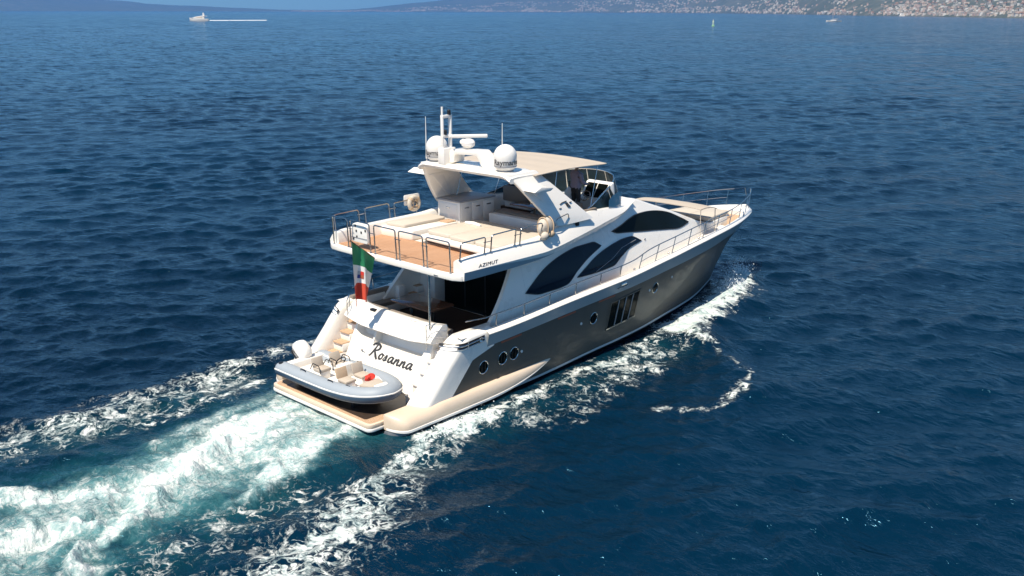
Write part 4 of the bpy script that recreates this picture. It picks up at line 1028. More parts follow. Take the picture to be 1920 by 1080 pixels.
# ---- guard rails of the flybridge: separate hoops with linked tops
def hoop(p, q, h, r=.021, tilt=(0, 0), name='guard_rail'):
    a, b = Vector(p), Vector(q); t = Vector((tilt[0], tilt[1], h))
    g = G(); g.tube(fillet([a, a+t, b+t, b], .09, 5), r, 8)
    o = g.build(name, M['rail'], Y)
    g = G()
    for z in (a, b): g.lathe([(0, 0), (.045, 0), (.04, .015), (.02, .02), (0, .02)], z, 10)
    g.build('foot', M['steel'], o)
    return o
for y0, y1 in ((2.72, 1.98), (1.84, .90), (.68, -.30), (-.46, -1.50), (-1.66, -2.62)):
    hoop((2.90, y0, 4.36), (2.90, y1, 4.36), .90, tilt=(-.04, 0))
for x0, x1 in ((3.0, 3.98), (4.24, 5.26), (5.48, 6.45)):
    for s in (1, -1):
        zb = 4.79 if x0 > 3.2 else 4.76
        hoop((x0+.05, -s*2.84, zb-.02), (x1+.05, -s*2.84, zb+.0), .50, tilt=(0, -s*.05))
for y in (1.91, .79, -.38, -1.58):
    g = G(); g.tube([(2.88, y-.14, 4.98), (2.88, y+.14, 4.98)], .012, 6); g.build('rail_link', M['rail'], Y)
for s in (1, -1):
    for x in (4.11, 5.40):
        g = G(); g.tube([(x-.13, -s*2.87, 5.10), (x+.20, -s*2.87, 5.10)], .012, 6); g.build('rail_link', M['rail'], Y)

g = G(); g.tube(fillet([(7.15, -2.78, 4.9), (7.25, -2.82, 5.28), (7.95, -2.70, 5.34), (8.0, -2.68, 5.15)], .08), .016, 8); g.build('grab_rail', M['rail'], Y)
g = G(); g.box(8.35, 8.5, -2.72, -2.66, 4.86, 5.02); g.build('side_light', M['black'], Y, bevel=.02)

# ---- side deck and bow rails
def rail_pt(x, h, s): 
    y = float(sheer_y(x))-.13; return (x, -s*(y+.10*h), float(sheer_z(x))+.03+h)
for s in (1, -1):
    hh = pchip([3.6, 4.4, 6, 10.6, 11.3, 12.4, 13.2, 20, 23.2], [.34, .40, .38, .38, .40, .55, .58, .62, .72])
    xs = np.concatenate([np.linspace(3.75, 10.6, 24), np.linspace(10.8, 13, 14), np.linspace(13.3, 23.3, 40)])
    top = [rail_pt(x, float(hh(x)), s) for x in xs]
    top[0] = (3.45, -s*2.62, 2.80)
    top += [(23.75, -s*.33, 3.74), (24.02, -s*.14, 3.76)]
    g = G(); g.tube(top, .019, 8); rl = g.build('side_rail', M['rail'], Y)
    for x in (4.5, 5.72, 6.91, 8.2, 9.5, 10.6, 11.9, 13.0, 14.2, 15.5, 16.8, 18.1, 19.6, 21.0, 22.3, 23.3):
        lean = .0 if x < 11 else .14
        g = G(); g.tube([rail_pt(x-lean, -.02, s), rail_pt(x, float(hh(x)), s)], .016, 6); g.build('stanchion', M['rail'], rl)
    g = G(); g.tube([rail_pt(x, float(hh(x))*.48, s) for x in np.linspace(11.8, 23.2, 40)], .010, 6); g.build('mid_wire', M['rail'], rl)
g = G(); g.tube(fillet([(24.02, -.14, 3.76), (24.12, -.10, 3.4), (23.9, -.08, 3.0)], .08), .018, 8); g.tube(fillet([(24.02, .14, 3.76), (24.12, .10, 3.4), (23.9, .08, 3.0)], .08), .018, 8); g.build('bow_pulpit', M['rail'], Y)
for s in (1, -1):
    for x in (11.9, 14.3, 16.9):
        g = G(); y = float(sheer_y(x))-.42; g.ell((x, -s*y, float(sheer_z(x))-.1), .05, .05, .06); g.build('deck_fitting', M['steel'], Y)
    g = G(); x = 21.6; y = float(sheer_y(x))-.10; g.tube([(x-.35, -s*(y+.19), 3.06), (x-.2, -s*(y+.14), 3.12), (x+.2, -s*(y-.12), 3.12), (x+.35, -s*(y-.22), 3.06)], .03, 8); g.build('mooring_cleat', M['steel'], Y, bevel=0)
# ---- foredeck: lounge pad, awning, windlass
g = G(); g.prism(rounded([(18.9, -1.2), (21.0, -.85), (21.0, .85), (18.9, 1.2)], .2), 2.62, 3.10); fp = g.build('foredeck_plinth', M['white'], Y, bevel=.05, seg=3)
g = G(); g.prism(rounded([(19.0, -1.12), (20.92, -.8), (20.92, .8), (19.0, 1.12)], .2), 3.08, 3.125); g.build('dark_gap', M['black'], fp)  # black layer drawing the dark line under the cushion
rows = []
for u in np.linspace(0, 1, 15):
    x = 17.5+(18.95-17.5)*u; hw = 1.62-.12*u
    rows.append([(x, hw*t, 3.97-.05*abs(t)**3-.16*u**2+.03*math.sin(math.pi*u)) for t in np.linspace(-1, 1, 13)])
r2 = [[(x, y, z-.03) for x, y, z in r] for r in rows]
g = G(); g.grid(rows); g.grid(r2); g.grid([rows[0], r2[0]]); g.grid([rows[-1], r2[-1]]); g.grid([[r[0] for r in rows], [r[0] for r in r2]]); g.grid([[r[-1] for r in rows], [r[-1] for r in r2]])
aw = g.build('foredeck_awning', M['canvas'], Y, smooth=60)
for x, z, hw in ((17.6, 3.92, 1.55), (18.85, 3.78, 1.45)):
    for s in (1, -1):
        g = G(); g.tube([(x, s*hw, z), (x+.05, s*(hw+.02), 2.75)], .018, 8); g.build('pole', M['steel'], aw)
g = G(); g.lathe([(.14, 2.64), (.14, 2.75), (.08, 2.8), (.1, 2.92), (0, 2.94)], (22.3, 0, 0), 16); g.box(22.0, 22.2, -.1, .1, 2.64, 2.76); g.build('windlass', M['steel'], Y, bevel=.01)
g = G(); rows = []
# lettering on the transom: strokes of a brush script
def stroke_set():
    S = []
    # each stroke: list of (a, b, half width); a to the right, b up, cap height 1
    S.append([(-.05,.78,.05),(.02,.95,.055),(.22,1.02,.05),(.45,.98,.055),(.58,.82,.06),(.52,.62,.055),(.34,.52,.045),(.2,.50,.03)])
    S.append([(.30,.95,.04),(.22,.62,.05),(.12,.28,.05),(.0,.02,.045)])
    S.append([(.22,.50,.04),(.36,.32,.055),(.52,.08,.06),(.66,-.06,.045)])
    def o(x): return [[(x+.22,.46,.04),(x+.08,.38,.045),(x+.02,.18,.05),(x+.1,.03,.05),(x+.24,.06,.04),(x+.30,.24,.035),(x+.24,.45,.04),(x+.34,.36,.025),(x+.42,.36,.02)]]
    def s_(x): return [[(x,.05,.02),(x+.12,.3,.03),(x+.2,.5,.035),(x+.24,.28,.05),(x+.2,.08,.05),(x+.06,.02,.045)], [(x+.2,.05,.03),(x+.32,.12,.02)]]
    def a_(x): return [[(x+.32,.42,.04),(x+.16,.46,.04),(x+.03,.28,.045),(x+.04,.06,.05),(x+.16,.02,.045),(x+.28,.22,.04),(x+.35,.46,.04)], [(x+.35,.46,.045),(x+.31,.16,.05),(x+.38,.02,.05),(x+.48,.12,.025)]]
    def n_(x): return [[(x+.06,.44,.045),(x+.03,.2,.05),(x-.01,.0,.05)], [(x+.01,.1,.03),(x+.14,.36,.035),(x+.24,.46,.045),(x+.27,.32,.05),(x+.24,.12,.05),(x+.30,.0,.05),(x+.42,.12,.025)]]
    S += o(.72); S += s_(1.10); S += a_(1.50); S += n_(2.02); S += n_(2.50); S += a_(2.96)
    return S
def ribbon(g, st, mapf, th=.006):
    P = fillet([(a, b, 0) for a, b, w_ in st], .12, 3); wd = 1.4*np.interp(np.linspace(0, 1, len(P)), np.linspace(0, 1, len(st)), [w_ for a, b, w_ in st])
    Lr, Rr = [], []
    for i, p in enumerate(P):
        t = (P[min(i+1, len(P)-1)]-P[max(i-1, 0)]); t = t.normalized() if t.length > 1e-6 else Vector((1, 0, 0)); nn = Vector((-t.y, t.x, 0))
        Lr.append(p+nn*wd[i]); Rr.append(p-nn*wd[i])
    rows = [[mapf(l.x, l.y, 0), mapf(l.x, l.y, th), mapf(r.x, r.y, th), mapf(r.x, r.y, 0)] for l, r in zip(Lr, Rr)]
    g.grid(rows, closed_v=True, cap=True)
def tmap(a, b, c):
    y = .66-(a+.16*b)*.565; z = 1.20+b*.40; return (TX(z)-.004-c+.05*(abs(y)/1.7)**3, y, z)
g = G()
for st in stroke_set(): ribbon(g, st, tmap)
g.build('name_lettering', M['script'], tr, smooth=20)
me = text_mesh('78   RC 4471', .085, shear=.3, extrude=.002)
bpy.data.meshes.remove(me)
def children_of(o): return [c for c in bpy.data.objects if c.parent is o]
def rebase(root, loc):
    """move a thing's Empty to its base and keep its parts where they are"""
    mt = Matrix.Translation(-Vector(loc))
    def go(o):
        for c in children_of(o):
            if c.type == 'MESH': c.data.transform(mt)
            go(c)
    go(root); root.location = loc
# ================================================================== things on board
# sun pad mattress
pad = empty('sun_pad'); tag(pad, 'large cream sun pad mattress on the white plinth of the upper aft deck', 'sun pad')
for k, (y0, y1) in enumerate(((-2.5, -1.43), (-1.42, -.35), (-.34, .76))):
    x0 = 4.98 if k < 2 else 5.06
    g = G(); g.prism(rounded([(x0, y0), (7.34, y0), (7.34, y1), (x0, y1)], .10 if k == 1 else .16), 4.62, 4.75); g.build('cushion', M['cushion'], pad, bevel=.035, seg=3)
g = G(); g.tube([(6.55, -.2, 4.78), (6.60, .15, 4.80), (6.56, .5, 4.79)], [.05, .07, .05], 8); g.build('rolled_towel', M['white2'], pad)
rebase(pad, (5.9, -.7, 4.62))

fpad = empty('foredeck_cushion'); tag(fpad, 'cream sunbathing cushion on the foredeck below the bow awning', 'cushion')
for y0, y1 in ((-.86, -.01), (.01, .86)):
    g = G(); g.prism(rounded([(19.02, y0*1.3), (20.95, y0), (20.95, y1), (19.02, y1*1.3)], .1), 3.125, 3.29); g.build('cushion', M['cushion'], fpad, bevel=.04, seg=3)
rebase(fpad, (20, 0, 3.125))
# ---- life buoys in covers on the rails
def buoy_bag(c, nx, ny, size=.3, ring=True):
    c = Vector(c); n = Vector((nx, ny, 0)).normalized(); a = Vector((-n.y, n.x, 0)); b = Vector((0, 0, 1))
    return c, n, a, b
b1 = empty('life_buoy'); tag(b1, 'cream life buoy with tan lashings hung on the port rail of the upper deck', 'life buoy')
c, n, a, b = buoy_bag((6.36, 2.80, 5.16), 0, 1)
g = G(); g.tube([c+(a*math.cos(q)+b*math.sin(q))*.21 for q in np.linspace(0, 2*math.pi, 33)[:-1]], .075, 10, closed=True); g.build('ring', M['cushion'], b1)
for q in (R(45), R(135), R(225), R(315)):
    p = c+(a*math.cos(q)+b*math.sin(q))*.21; t = (-a*math.sin(q)+b*math.cos(q))
    g = G(); g.tube([p-t*.04, p+t*.04], .083, 10); g.build('strap', M['tan'], b1)
g = G(); g.tube([c+(a*math.cos(q)+b*math.sin(q))*(.10+.02*math.sin(5*q))-n*(.05+.02*math.cos(3*q)) for q in np.linspace(0, 4*math.pi, 50)], .018, 6); g.build('rope_coil', M['tan'], b1)
g = G(); g.prism(rounded([(-.34, -.06), (.36, -.06), (.36, .30), (-.34, .30)], .06), -.0, .03, lambda p, q, r: tuple(c+a*p+b*q+n*(.09+r))); g.build('cover', M['white2'], b1, bevel=.01)
rebase(b1, (6.36, 2.80, 4.86))
b2 = empty('life_buoy'); tag(b2, 'white horseshoe life buoy case strapped inside the stern rail of the upper deck', 'life buoy')
g = G(); g.prism(rounded([(1.15, 4.56), (1.90, 4.56), (1.88, 5.10), (1.72, 5.17), (1.3, 5.17), (1.17, 5.10)], .06), 2.97, 3.10, lambda p, q, r: (r, p, q)); g.build('case', M['white2'], b2, bevel=.03, seg=3)
for (p, q) in ((1.70, 5.08), (1.66, 4.92), (1.64, 4.74), (1.22, 4.98), (1.42, 4.9), (1.80, 4.66)):
    g = G(); g.box(2.955, 2.972, p-.03, p+.03, q-.035, q+.035); g.build('buckle', M['black'], b2, bevel=.006)
g = G(); g.box(2.955, 2.972, 1.16, 1.89, 4.70, 4.722); g.build('strap', M['grey'], b2)
rebase(b2, (3.03, 1.52, 4.56))
b3 = empty('fender_bag'); tag(b3, 'bulky cream canvas bag with brown straps lashed to the starboard rail', 'bag')
c = Vector((6.78, -2.78, 5.10)); rows = []
for i in range(15):
    th = math.pi*i/14; row = []
    for j in range(22):
        q = 2*math.pi*j/22
        rr = 1+.07*math.sin(3*q+1.3*i*.4)+.05*math.sin(7*q+i)
        row.append((c.x+.31*math.sin(th)*math.cos(q)*rr, c.y+.21*math.sin(th)*math.sin(q)*rr, c.z+.30*math.cos(th)*(1+.04*math.sin(q*4))))
    rows.append(row)
g = G(); g.grid(rows, closed_v=True); g.build('bag', M['cushion'], b3, smooth=80)
for dx in (-.13, .12):
    g = G(); g.tube([c+Vector((dx, .225*math.cos(q), .315*math.sin(q))) for q in np.linspace(0, 2*math.pi, 25)[:-1]], .02, 6, closed=True); g.build('strap', M['tan'], b3)
g = G(); g.ell(c+Vector((-.22, -.16, -.22)), .14, .12, .13); g.build('pocket', M['cushion'], b3)
g = G(); g.ell(c+Vector((.08, -.18, -.2)), .12, .08, .10); g.build('knot', M['tan'], b3)
rebase(b3, (6.78, -2.78, 4.79))

# ---- flag on its raked staff
fl = empty('flag'); tag(fl, 'green, white and red flag with a small crest hanging limp from a raked staff', 'flag')
sb, st_ = Vector((2.80, .57, 4.25)), Vector((1.80, .45, 5.0))
g = G(); g.tube([sb, st_], .016, 8); g.ell(st_, .03, .03, .03); g.build('staff', M['wood'], fl)
g = G(); g.lathe([(0, -.04), (.05, -.04), (.05, .02), (.03, .07), (0, .07)], sb, 12, 'X'); g.build('socket', M['white2'], fl)
def flag_pt(u, v):      # u along the staff (hoist), v down the hanging fly
    p = sb.lerp(st_, .03+.93*u)
    gath = 1-.30*v                        # the cloth gathers as it hangs
    mid = sb.lerp(st_, .55)
    x = mid.x+(p.x-mid.x)*gath-.12*v
    fold = .14*math.sin(u*9.5+v*1.2)*(.25+.75*v)+.05*math.sin(u*19+2)*(v)
    z = p.z*(1-v)+(mid.z-.02)*v+ (0) - 1.62*v - .10*v*math.cos(u*6)
    return (x, p.y+fold, z)
for nm, v0, v1, mt in (('green_band', 0, .34, simple('green cloth', (.02, .22, .09), .7, vscale=8)), ('white_band', .34, .67, simple('white cloth', (.78, .76, .72), .7)), ('red_band', .67, 1, simple('red flag cloth', (.60, .07, .035), .7))):
    g = G(); g.grid([[flag_pt(u, v) for u in np.linspace(0, 1, 40)] for v in np.linspace(v0, v1, 14)]); fb = g.build(nm, mt, fl, smooth=80)
    if nm == 'white_band':
        for ma, u0, u1, w0_, w1_ in ((M['red'], .52, .60, .44, .51), (simple('crest blue', (.03, .06, .25), .6), .60, .68, .51, .58), (M['faint'], .60, .68, .44, .51), (M['orange'], .52, .60, .51, .58)):
            g = G(); g.grid([[(p[0]-.006, p[1]-.012, p[2]) for p in (flag_pt(u, v) for u in np.linspace(u0, u1, 6))] for v in np.linspace(w0_, w1_, 5)]); g.build('crest', ma, fb)
rebase(fl, tuple(sb))

# ---- tender on the swim platform, bow to starboard
tn = empty('tender'); tag(tn, 'grey inflatable tender with white inner hull lying across the swim platform', 'tender')
XC = .98
def tube_line(side, n=26):
    pts = [(XC-side*.73, 1.98, 1.03), (XC-side*.74, .9, 1.03), (XC-side*.74, -.2, 1.04), (XC-side*.70, -.95, 1.07), (XC-side*.55, -1.55, 1.11), (XC-side*.28, -1.93, 1.15), (XC, -2.04, 1.16)]
    t = np.linspace(0, 1, len(pts)); A = np.array(pts); s = np.linspace(0, 1, n)
    return [tuple(float(pchip(t, A[:, k])(q)) for k in range(3)) for q in s]
la, lb = tube_line(1), tube_line(-1)
path = la+lb[::-1][1:]
rad = [.235]*len(path)
ext0 = [(path[0][0], 2.28, 1.04), (path[0][0], 2.22, 1.035), (path[0][0], 2.1, 1.03)]; ext1 = [(path[-1][0], y, z) for _, y, z in ext0[::-1]]
g = G(); g.tube(ext0+path+ext1, [.08, .15, .21]+rad+[.21, .15, .08], 18); tu = g.build('inflatable_tube', M['tube'], tn, smooth=60)
g = G(); rows = []
full = ext0[2:]+path+ext1[:1]
for i, p in enumerate(full):
    a = Vector(full[max(i-1, 0)]); b = Vector(full[min(i+1, len(full)-1)]); t = (b-a); t.z = 0; t.normalize(); o = Vector((-t.y, t.x, 0))
    if (Vector(p)-Vector((XC, .3, p[2]))).dot(o) < 0: o = -o
    P = Vector(p); rows.append([P+o*.232*math.cos(q)+Vector((0, 0, .232*math.sin(q)))+o*.012 for q in (R(14), R(6), R(-15), R(-40), R(-75))])
g.grid(rows); g.build('lower_band', M['navy'], tu, smooth=60)
g = G(); g.grid([[r[0]+Vector((0, 0, .018)), r[0]+(r[0]-Vector((XC, .3, r[0].z))).normalized()*.018, r[1]] for r in rows]); g.build('rub_strake', M['white2'], tu)
# rigid hull and inner deck
g = G(); rows = []
for y in np.linspace(2.0, -1.95, 20):
    k = max(0, (-y-.4)/1.55); hw = .72*(1-k**2.2)+.02
    rows.append([(XC-hw, y, 1.0), (XC-hw*.75, y, .86+.12*k), (XC, y, .66+.34*k**1.5), (XC+hw*.75, y, .86+.12*k), (XC+hw, y, 1.0)])
g.grid(rows); g.build('rigid_hull', M['navy'], tn, smooth=50)
g = G(); rows = []
for y in np.linspace(2.05, -1.75, 24):
    k = max(0, (-y-.3)/1.45); hw = .60*(1-k**2.4)+.03
    rows.append([(XC-hw-.02, y, 1.20), (XC-hw+.02, y, 1.22), (XC-hw+.07, y, 1.20), (XC-hw+.10, y, 1.04), (XC+hw-.10, y, 1.04), (XC+hw-.07, y, 1.20), (XC+hw-.02, y, 1.22), (XC+hw+.02, y, 1.20)])
g.grid(rows); g.add(rows[0], [tuple(range(8))]); g.build('inner_deck', M['white2'], tn, smooth=35)
g = G(); g.box(XC-.62, XC+.62, 1.72, 2.0, 1.02, 1.24); g.build('stern_bench', M['white2'], tn, bevel=.03)
def pad_(name, x0, x1, y0, y1, z0, z1, mat='canvas', par=tn, bv=.025):
    g = G(); g.box(x0, x1, y0, y1, z0, z1); return g.build(name, M[mat], par, bevel=bv, seg=2)
def tilt_panel(name, pts, th, mat, par=tn):
    P = [Vector(p) for p in pts]; n = (P[1]-P[0]).cross(P[3]-P[0]).normalized()*th
    g = G(); g.add(P+[p+n for p in P], [(0, 1, 2, 3), (7, 6, 5, 4), (0, 4, 5, 1), (1, 5, 6, 2), (2, 6, 7, 3), (3, 7, 4, 0)]); return g.build(name, M[mat], par, bevel=.015)
# helm seats aft, two folding seats forward, bow cushion
for x in (.62, 1.25):
    s_ = pad_('helm_seat', x-.2, x+.2, .35, .72, 1.26, 1.36, 'canvas')
    tilt_panel('backrest', [(x-.19, .74, 1.34), (x+.19, .74, 1.34), (x+.18, .83, 1.60), (x-.18, .83, 1.60)], .06, 'canvas', s_)
    for e in (-1, 1):
        g = G(); g.tube(fillet([(x+e*.23, .80, 1.30), (x+e*.24, .66, 1.52), (x+e*.24, .36, 1.50), (x+e*.23, .30, 1.26)], .06), .014, 6); g.build('armrest', M['black'], s_)
    pad_('seat_box', x-.18, x+.18, .38, .70, 1.03, 1.27, 'white2', s_, .02)
con = pad_('console', XC-.12, XC+.38, -.02, .22, 1.03, 1.46, 'white2', tn, .05)
g = G(); cc = Vector((XC+.12, .27, 1.48)); ax = Vector((0, .85, .5)); e1 = Vector((1, 0, 0)); e2 = ax.cross(e1).normalized()
g.tube([cc+(e1*math.cos(q)+e2*math.sin(q))*.17 for q in np.linspace(0, 2*math.pi, 21)[:-1]], .016, 6, closed=True); g.tube([cc+e1*.17, cc-e1*.17], .012, 6); g.tube([cc, cc-e2*.17], .012, 6); g.build('steering_wheel', M['black'], con)
for x in (.66, 1.24):
    s_ = pad_('bow_seat', x-.19, x+.19, -.78, -.38, 1.20, 1.28, 'canvas')
    tilt_panel('backrest', [(x-.19, -.34, 1.26), (x+.19, -.34, 1.26), (x+.19, -.26, 1.55), (x-.19, -.26, 1.55)], .06, 'tan' if x < 1 else 'canvas', s_)
    pad_('seat_box', x-.17, x+.17, -.76, -.38, 1.03, 1.2, 'white2', s_, .02)
g = G(); g.prism(rounded([(.62, -1.15), (1.36, -1.15), (1.22, -1.58), (.78, -1.58)], .06), 1.20, 1.27); g.build('bow_cushion', M['canvas'], tn, bevel=.03)
g = G(); g.prism(rounded([(.74, -1.64), (1.24, -1.64), (1.10, -1.95), (.88, -1.95)], .08), 1.24, 1.33); g.build('bow_step', M['white2'], tn, bevel=.03)
for y, x in ((.9, .2), (-.4, .21), (-1.1, .30), (-1.5, 1.58), (.2, 1.74)):
    g = G(); g.tube(fillet([(x, y-.12, 1.26), (x, y-.1, 1.31), (x, y+.1, 1.31), (x, y+.12, 1.26)], .04), .016, 6); g.build('grab_handle', M['black'], tn)
g = G(); g.lathe([(.0, -.01), (.075, -.01), (.075, .02), (.0, .03)], (.18, 2.0, 1.25), 14); g.build('valve_patch', M['black'], tn)
rebase(tn, (XC, 0, .562))
for y in (1.2, -1.0):
    g = G(); v = [(XC-.5, .0), (XC+.5, .0), (XC+.5, .34), (XC+.3, .32), (XC, .14), (XC-.3, .32), (XC-.5, .34)]
    g.prism(v, y-.06, y+.06, lambda p, q, r: (p, r, .562+q)); tag(g.build('tender_chock', M['black'], None, bevel=.01), 'black cradle holding up the ' + ('stern' if y > 0 else 'bow') + ' end of the grey tender', 'cradle')
# outboard engine on the tender's stern
ob = empty('outboard_engine'); 
RT = Matrix.Translation((1.02, 2.06, 1.16)) @ Matrix.Rotation(R(36), 4, 'X') @ Matrix.Scale(.95, 4)
def xf(g): g.v = [tuple(RT @ Vector(p)) for p in g.v]; return g
rows = []
for t, (hx, y0, y1) in zip((0, .08, .2, .34, .46, .55, .6), ((.20, -.14, .46), (.235, -.2, .54), (.235, -.2, .55), (.22, -.18, .50), (.18, -.12, .42), (.10, -.02, .30), (.03, .08, .18))):
    z = t*.92; cy = (y0+y1)/2; hy = (y1-y0)/2
    rows.append([(hx*np.sign(math.cos(q))*abs(math.cos(q))**.7, cy+hy*np.sign(math.sin(q))*abs(math.sin(q))**.7, z) for q in np.linspace(0, 2*math.pi, 29)[:-1]])
g = G(); g.grid(rows, closed_v=True, cap=True); xf(g); cow = g.build('cowling', M['white2'], ob, smooth=60)
g = G(); g.prism(rounded([(-.2, -.16), (.2, -.16), (.2, .48), (-.2, .48)], .1), -.10, 0); xf(g); g.build('lower_cowl', M['black'], ob, bevel=.02)
g = G(); g.box(-.07, .07, .05, .28, -.95, -.1); g.box(-.05, .05, -.02, .55, -.98, -.92); g.prism([(.02, -.95), (.32, -.95), (.22, -1.3), (.08, -1.3)], -.02, .02, lambda p, q, r: (r, p, q)); xf(g); g.build('leg', M['white2'], ob, bevel=.01)
g = G(); g.lathe([(0, .3), (.05, .34), (.05, .52), (0, .58)], (0, 0, -1.08), 12, 'Y'); g.box(-.14, .14, .42, .46, -1.12, -1.04); g.box(-.04, .04, .42, .46, -1.22, -.94); xf(g); g.build('propeller', M['black'], ob)
g = G(); g.box(-.12, .12, -.22, -.08, -.36, -.02); xf(g); g.build('bracket', M['black'], ob, bevel=.02)
me = text_mesh('YAMAHA', .105, extrude=.002, bold=True)
place_text('lettering', me, lambda a, b, c: tuple(RT @ Vector((-.236-c-.002, .20-a, .085+b))), M['script'], cow)
g = G(); g.box(-.242, -.236, -.12, -.02, .09, .15); xf(g); g.build('badge', M['faint'], cow)
tag(ob, 'white outboard engine tilted up on the stern of the grey tender', 'outboard engine')
rebase(ob, (1.02, 2.12, 1.2))
# red bundle in the tender
g = G(); rows = []
for i in range(11):
    th = math.pi*i/10
    rows.append([(1.14+.16*math.sin(th)*math.cos(q)*(1+.28*math.sin(3*q+i*.7)), -1.02+.13*math.sin(th)*math.sin(q)*(1+.25*math.cos(4*q+i)), 1.31+.09*math.cos(th)*(1+.3*math.sin(2*q+1))) for q in np.linspace(0, 2*math.pi, 19)[:-1]])
g.grid(rows, closed_v=True); rb = g.build('life_jacket', M['red'], None, smooth=40); tag(rb, 'crumpled red life jacket lying on the forward cushion of the tender', 'life jacket')

# ================================================================== the helmsman
def make_person():
    root = empty('person', (0, 0, 0))
    V, E, Rd = [], [], []
    def v(p, r): V.append(p); Rd.append(r); return len(V)-1
    def chain(start, pts):
        a = start
        for p, r in pts: b = v(p, r); E.append((a, b)); a = b
        return a
    pel = v((0, 0, .93), .145)
    ch = chain(pel, [((.0, 0, 1.08), .14), ((.0, 0, 1.24), .155), ((.01, 0, 1.38), .15)])
    nk = chain(ch, [((.01, 0, 1.47), .075), ((.025, 0, 1.53), .058)])
    hd = chain(nk, [((.04, 0, 1.60), .085), ((.045, 0, 1.68), .098), ((.035, 0, 1.76), .07)])
    for s in (1, -1):
        chain(pel, [((.0, s*.10, .86), .105), ((.02, s*.11, .50), .065), ((.0, s*.12, .28), .058), ((-.01, s*.12, .09), .042), ((.06, s*.125, .045), .042), ((.17, s*.135, .035), .030)])
        wr = chain(ch, [((.01, s*.19, 1.39), .068), ((.05, s*.255, 1.14), .05), ((.20, s*.24, 1.02), .042), ((.35, s*.19, 1.0), .03), ((.40, s*.18, 1.0), .036)])
        for k, (dy, ln) in enumerate(((-.026, .062), (-.009, .072), (.009, .068), (.026, .054))):
            chain(wr, [((.445, s*.18+dy, 1.005), .012), ((.445+ln*.5, s*.18+dy, .995), .010), ((.43+ln*.5, s*.18+dy, .965), .009)])
        chain(wr, [((.42, s*.18-s*.035, 1.02), .013), ((.455, s*.18-s*.045, 1.015), .011)])
    me = bpy.data.meshes.new('body'); me.from_pydata(V, E, []); o = bpy.data.objects.new('body_source', me); COL.objects.link(o)
    sk = o.modifiers.new('skin', 'SKIN'); sk.use_smooth_shade = True
    for i, r in enumerate(Rd):
        d = me.skin_vertices[0].data[i]; d.radius = (r, r*(1.25 if i in (pel, pel+1, pel+2, pel+3) else 1)); d.use_root = (i == pel)
    sb_ = o.modifiers.new('subdivision', 'SUBSURF'); sb_.levels = 2; sb_.render_levels = 2
    bpy.context.view_layer.update()
    m2 = bpy.data.meshes.new_from_object(o.evaluated_get(bpy.context.evaluated_depsgraph_get())); bpy.data.objects.remove(o)
    # a face: nose, brow and chin pulled out of the head, eyes pressed in
    for q in m2.vertices:
        x, y, z = q.co
        if z > 1.54 and x > .09:
            q.co.x += .018*math.exp(-((y/.016)**2+((z-1.655)/.022)**2))+.008*math.exp(-((y/.03)**2+((z-1.585)/.015)**2))
            q.co.x -= .010*sum(math.exp(-(((y-e)/.016)**2+((z-1.685)/.012)**2)) for e in (.032, -.032))
    body = obj('body', m2, M['skin'], root)
    for p in m2.polygons: p.use_smooth = True
    def shell(name, test, off, mat):
        bm = bmesh.new(); bm.from_mesh(m2)
        bmesh.ops.delete(bm, geom=[f for f in bm.faces if not test(f.calc_center_median())], context='FACES')
        bm.normal_update()
        for q in bm.verts: q.co += q.normal*(off+.006*math.sin(q.co.z*37+q.co.y*23))
        mm = bpy.data.meshes.new(name); bm.to_mesh(mm); bm.free()
        for p in mm.polygons: p.use_smooth = True
        return obj(name, mm, mat, root)
    shell('shirt', lambda c: .88 < c.z < 1.475 and c.x < .30 and not (abs(c.y) < .17 and c.z < .90), .016, M['shirt'])
    shell('trousers', lambda c: .085 < c.z < .96 and abs(c.y) < .22 and c.x < .13, .013, M['trousers'])
    shell('shoe', lambda c: c.z <= .10 and c.y > 0, .010, M['black']); shell('shoe', lambda c: c.z <= .10 and c.y < 0, .010, M['black'])
    shell('hair', lambda c: c.z > 1.60 and (c.x < .045 or c.z > 1.735), .010, M['hair'])
    for s in (1, -1):
        g = G(); g.ell((.035, s*.098, 1.655), .018, .010, .028, 6, 10); g.build('ear', M['skin'], root)
        g = G(); g.ell((.128, s*.032, 1.685), .009, .012, .008, 6, 10); g.build('eye', M['white2'], root)
    g = G(); g.ell((.134, 0, 1.612), .006, .024, .007, 6, 10); g.build('mouth', M['red'], root)
    return root
ps = make_person(); ps.location = (10.50, -.92, 4.73); ps.rotation_euler = (0, 0, R(-6)); ps.scale = (1, 1, 1.0)
tag(ps, 'person in a mauve shirt and dark trousers standing at the upper helm under the canopy', 'person')
rebase(yacht, (11, 0, 0))

# ================================================================== far shore, town, other craft
def az_of(px): return R(YAW)-math.atan((px-960)/FPX)
SH = pchip([-900, -300, 0, 300, 640, 960, 1280, 1600, 1920, 2300, 2900], [16000, 16000, 16000, 16500, 16500, 14500, 9000, 3500, 2250, 2000, 1900])
HT = pchip([-900, -300, 0, 130, 260, 400, 560, 640, 720, 850, 1000, 1280, 1600, 1920, 2300, 2900], [90, 70, 44, 27, 15, 9, 3, 3, 8, 24, 42, 62, 75, 85, 100, 110])
DEPTH = 3200.0
def shore_pt(px, t):
    d = float(SH(px)); r = d+DEPTH*t; H = float(HT(px))/FPX*(d+DEPTH)
    nz = .75+.5*float(fbm(np.array([px*.012+t*2.0]), np.array([t*3.1+px*.004]), 4)[0])
    h = H*(t**.85)*nz if t > 0 else -1.0
    h = max(h, 1.5+3*t) if t > .004 else -1.2
    a = az_of(px); return (CX+r*math.cos(a), CY+r*math.sin(a), h)
mt, nt, p = new_mat('hazy hillside')
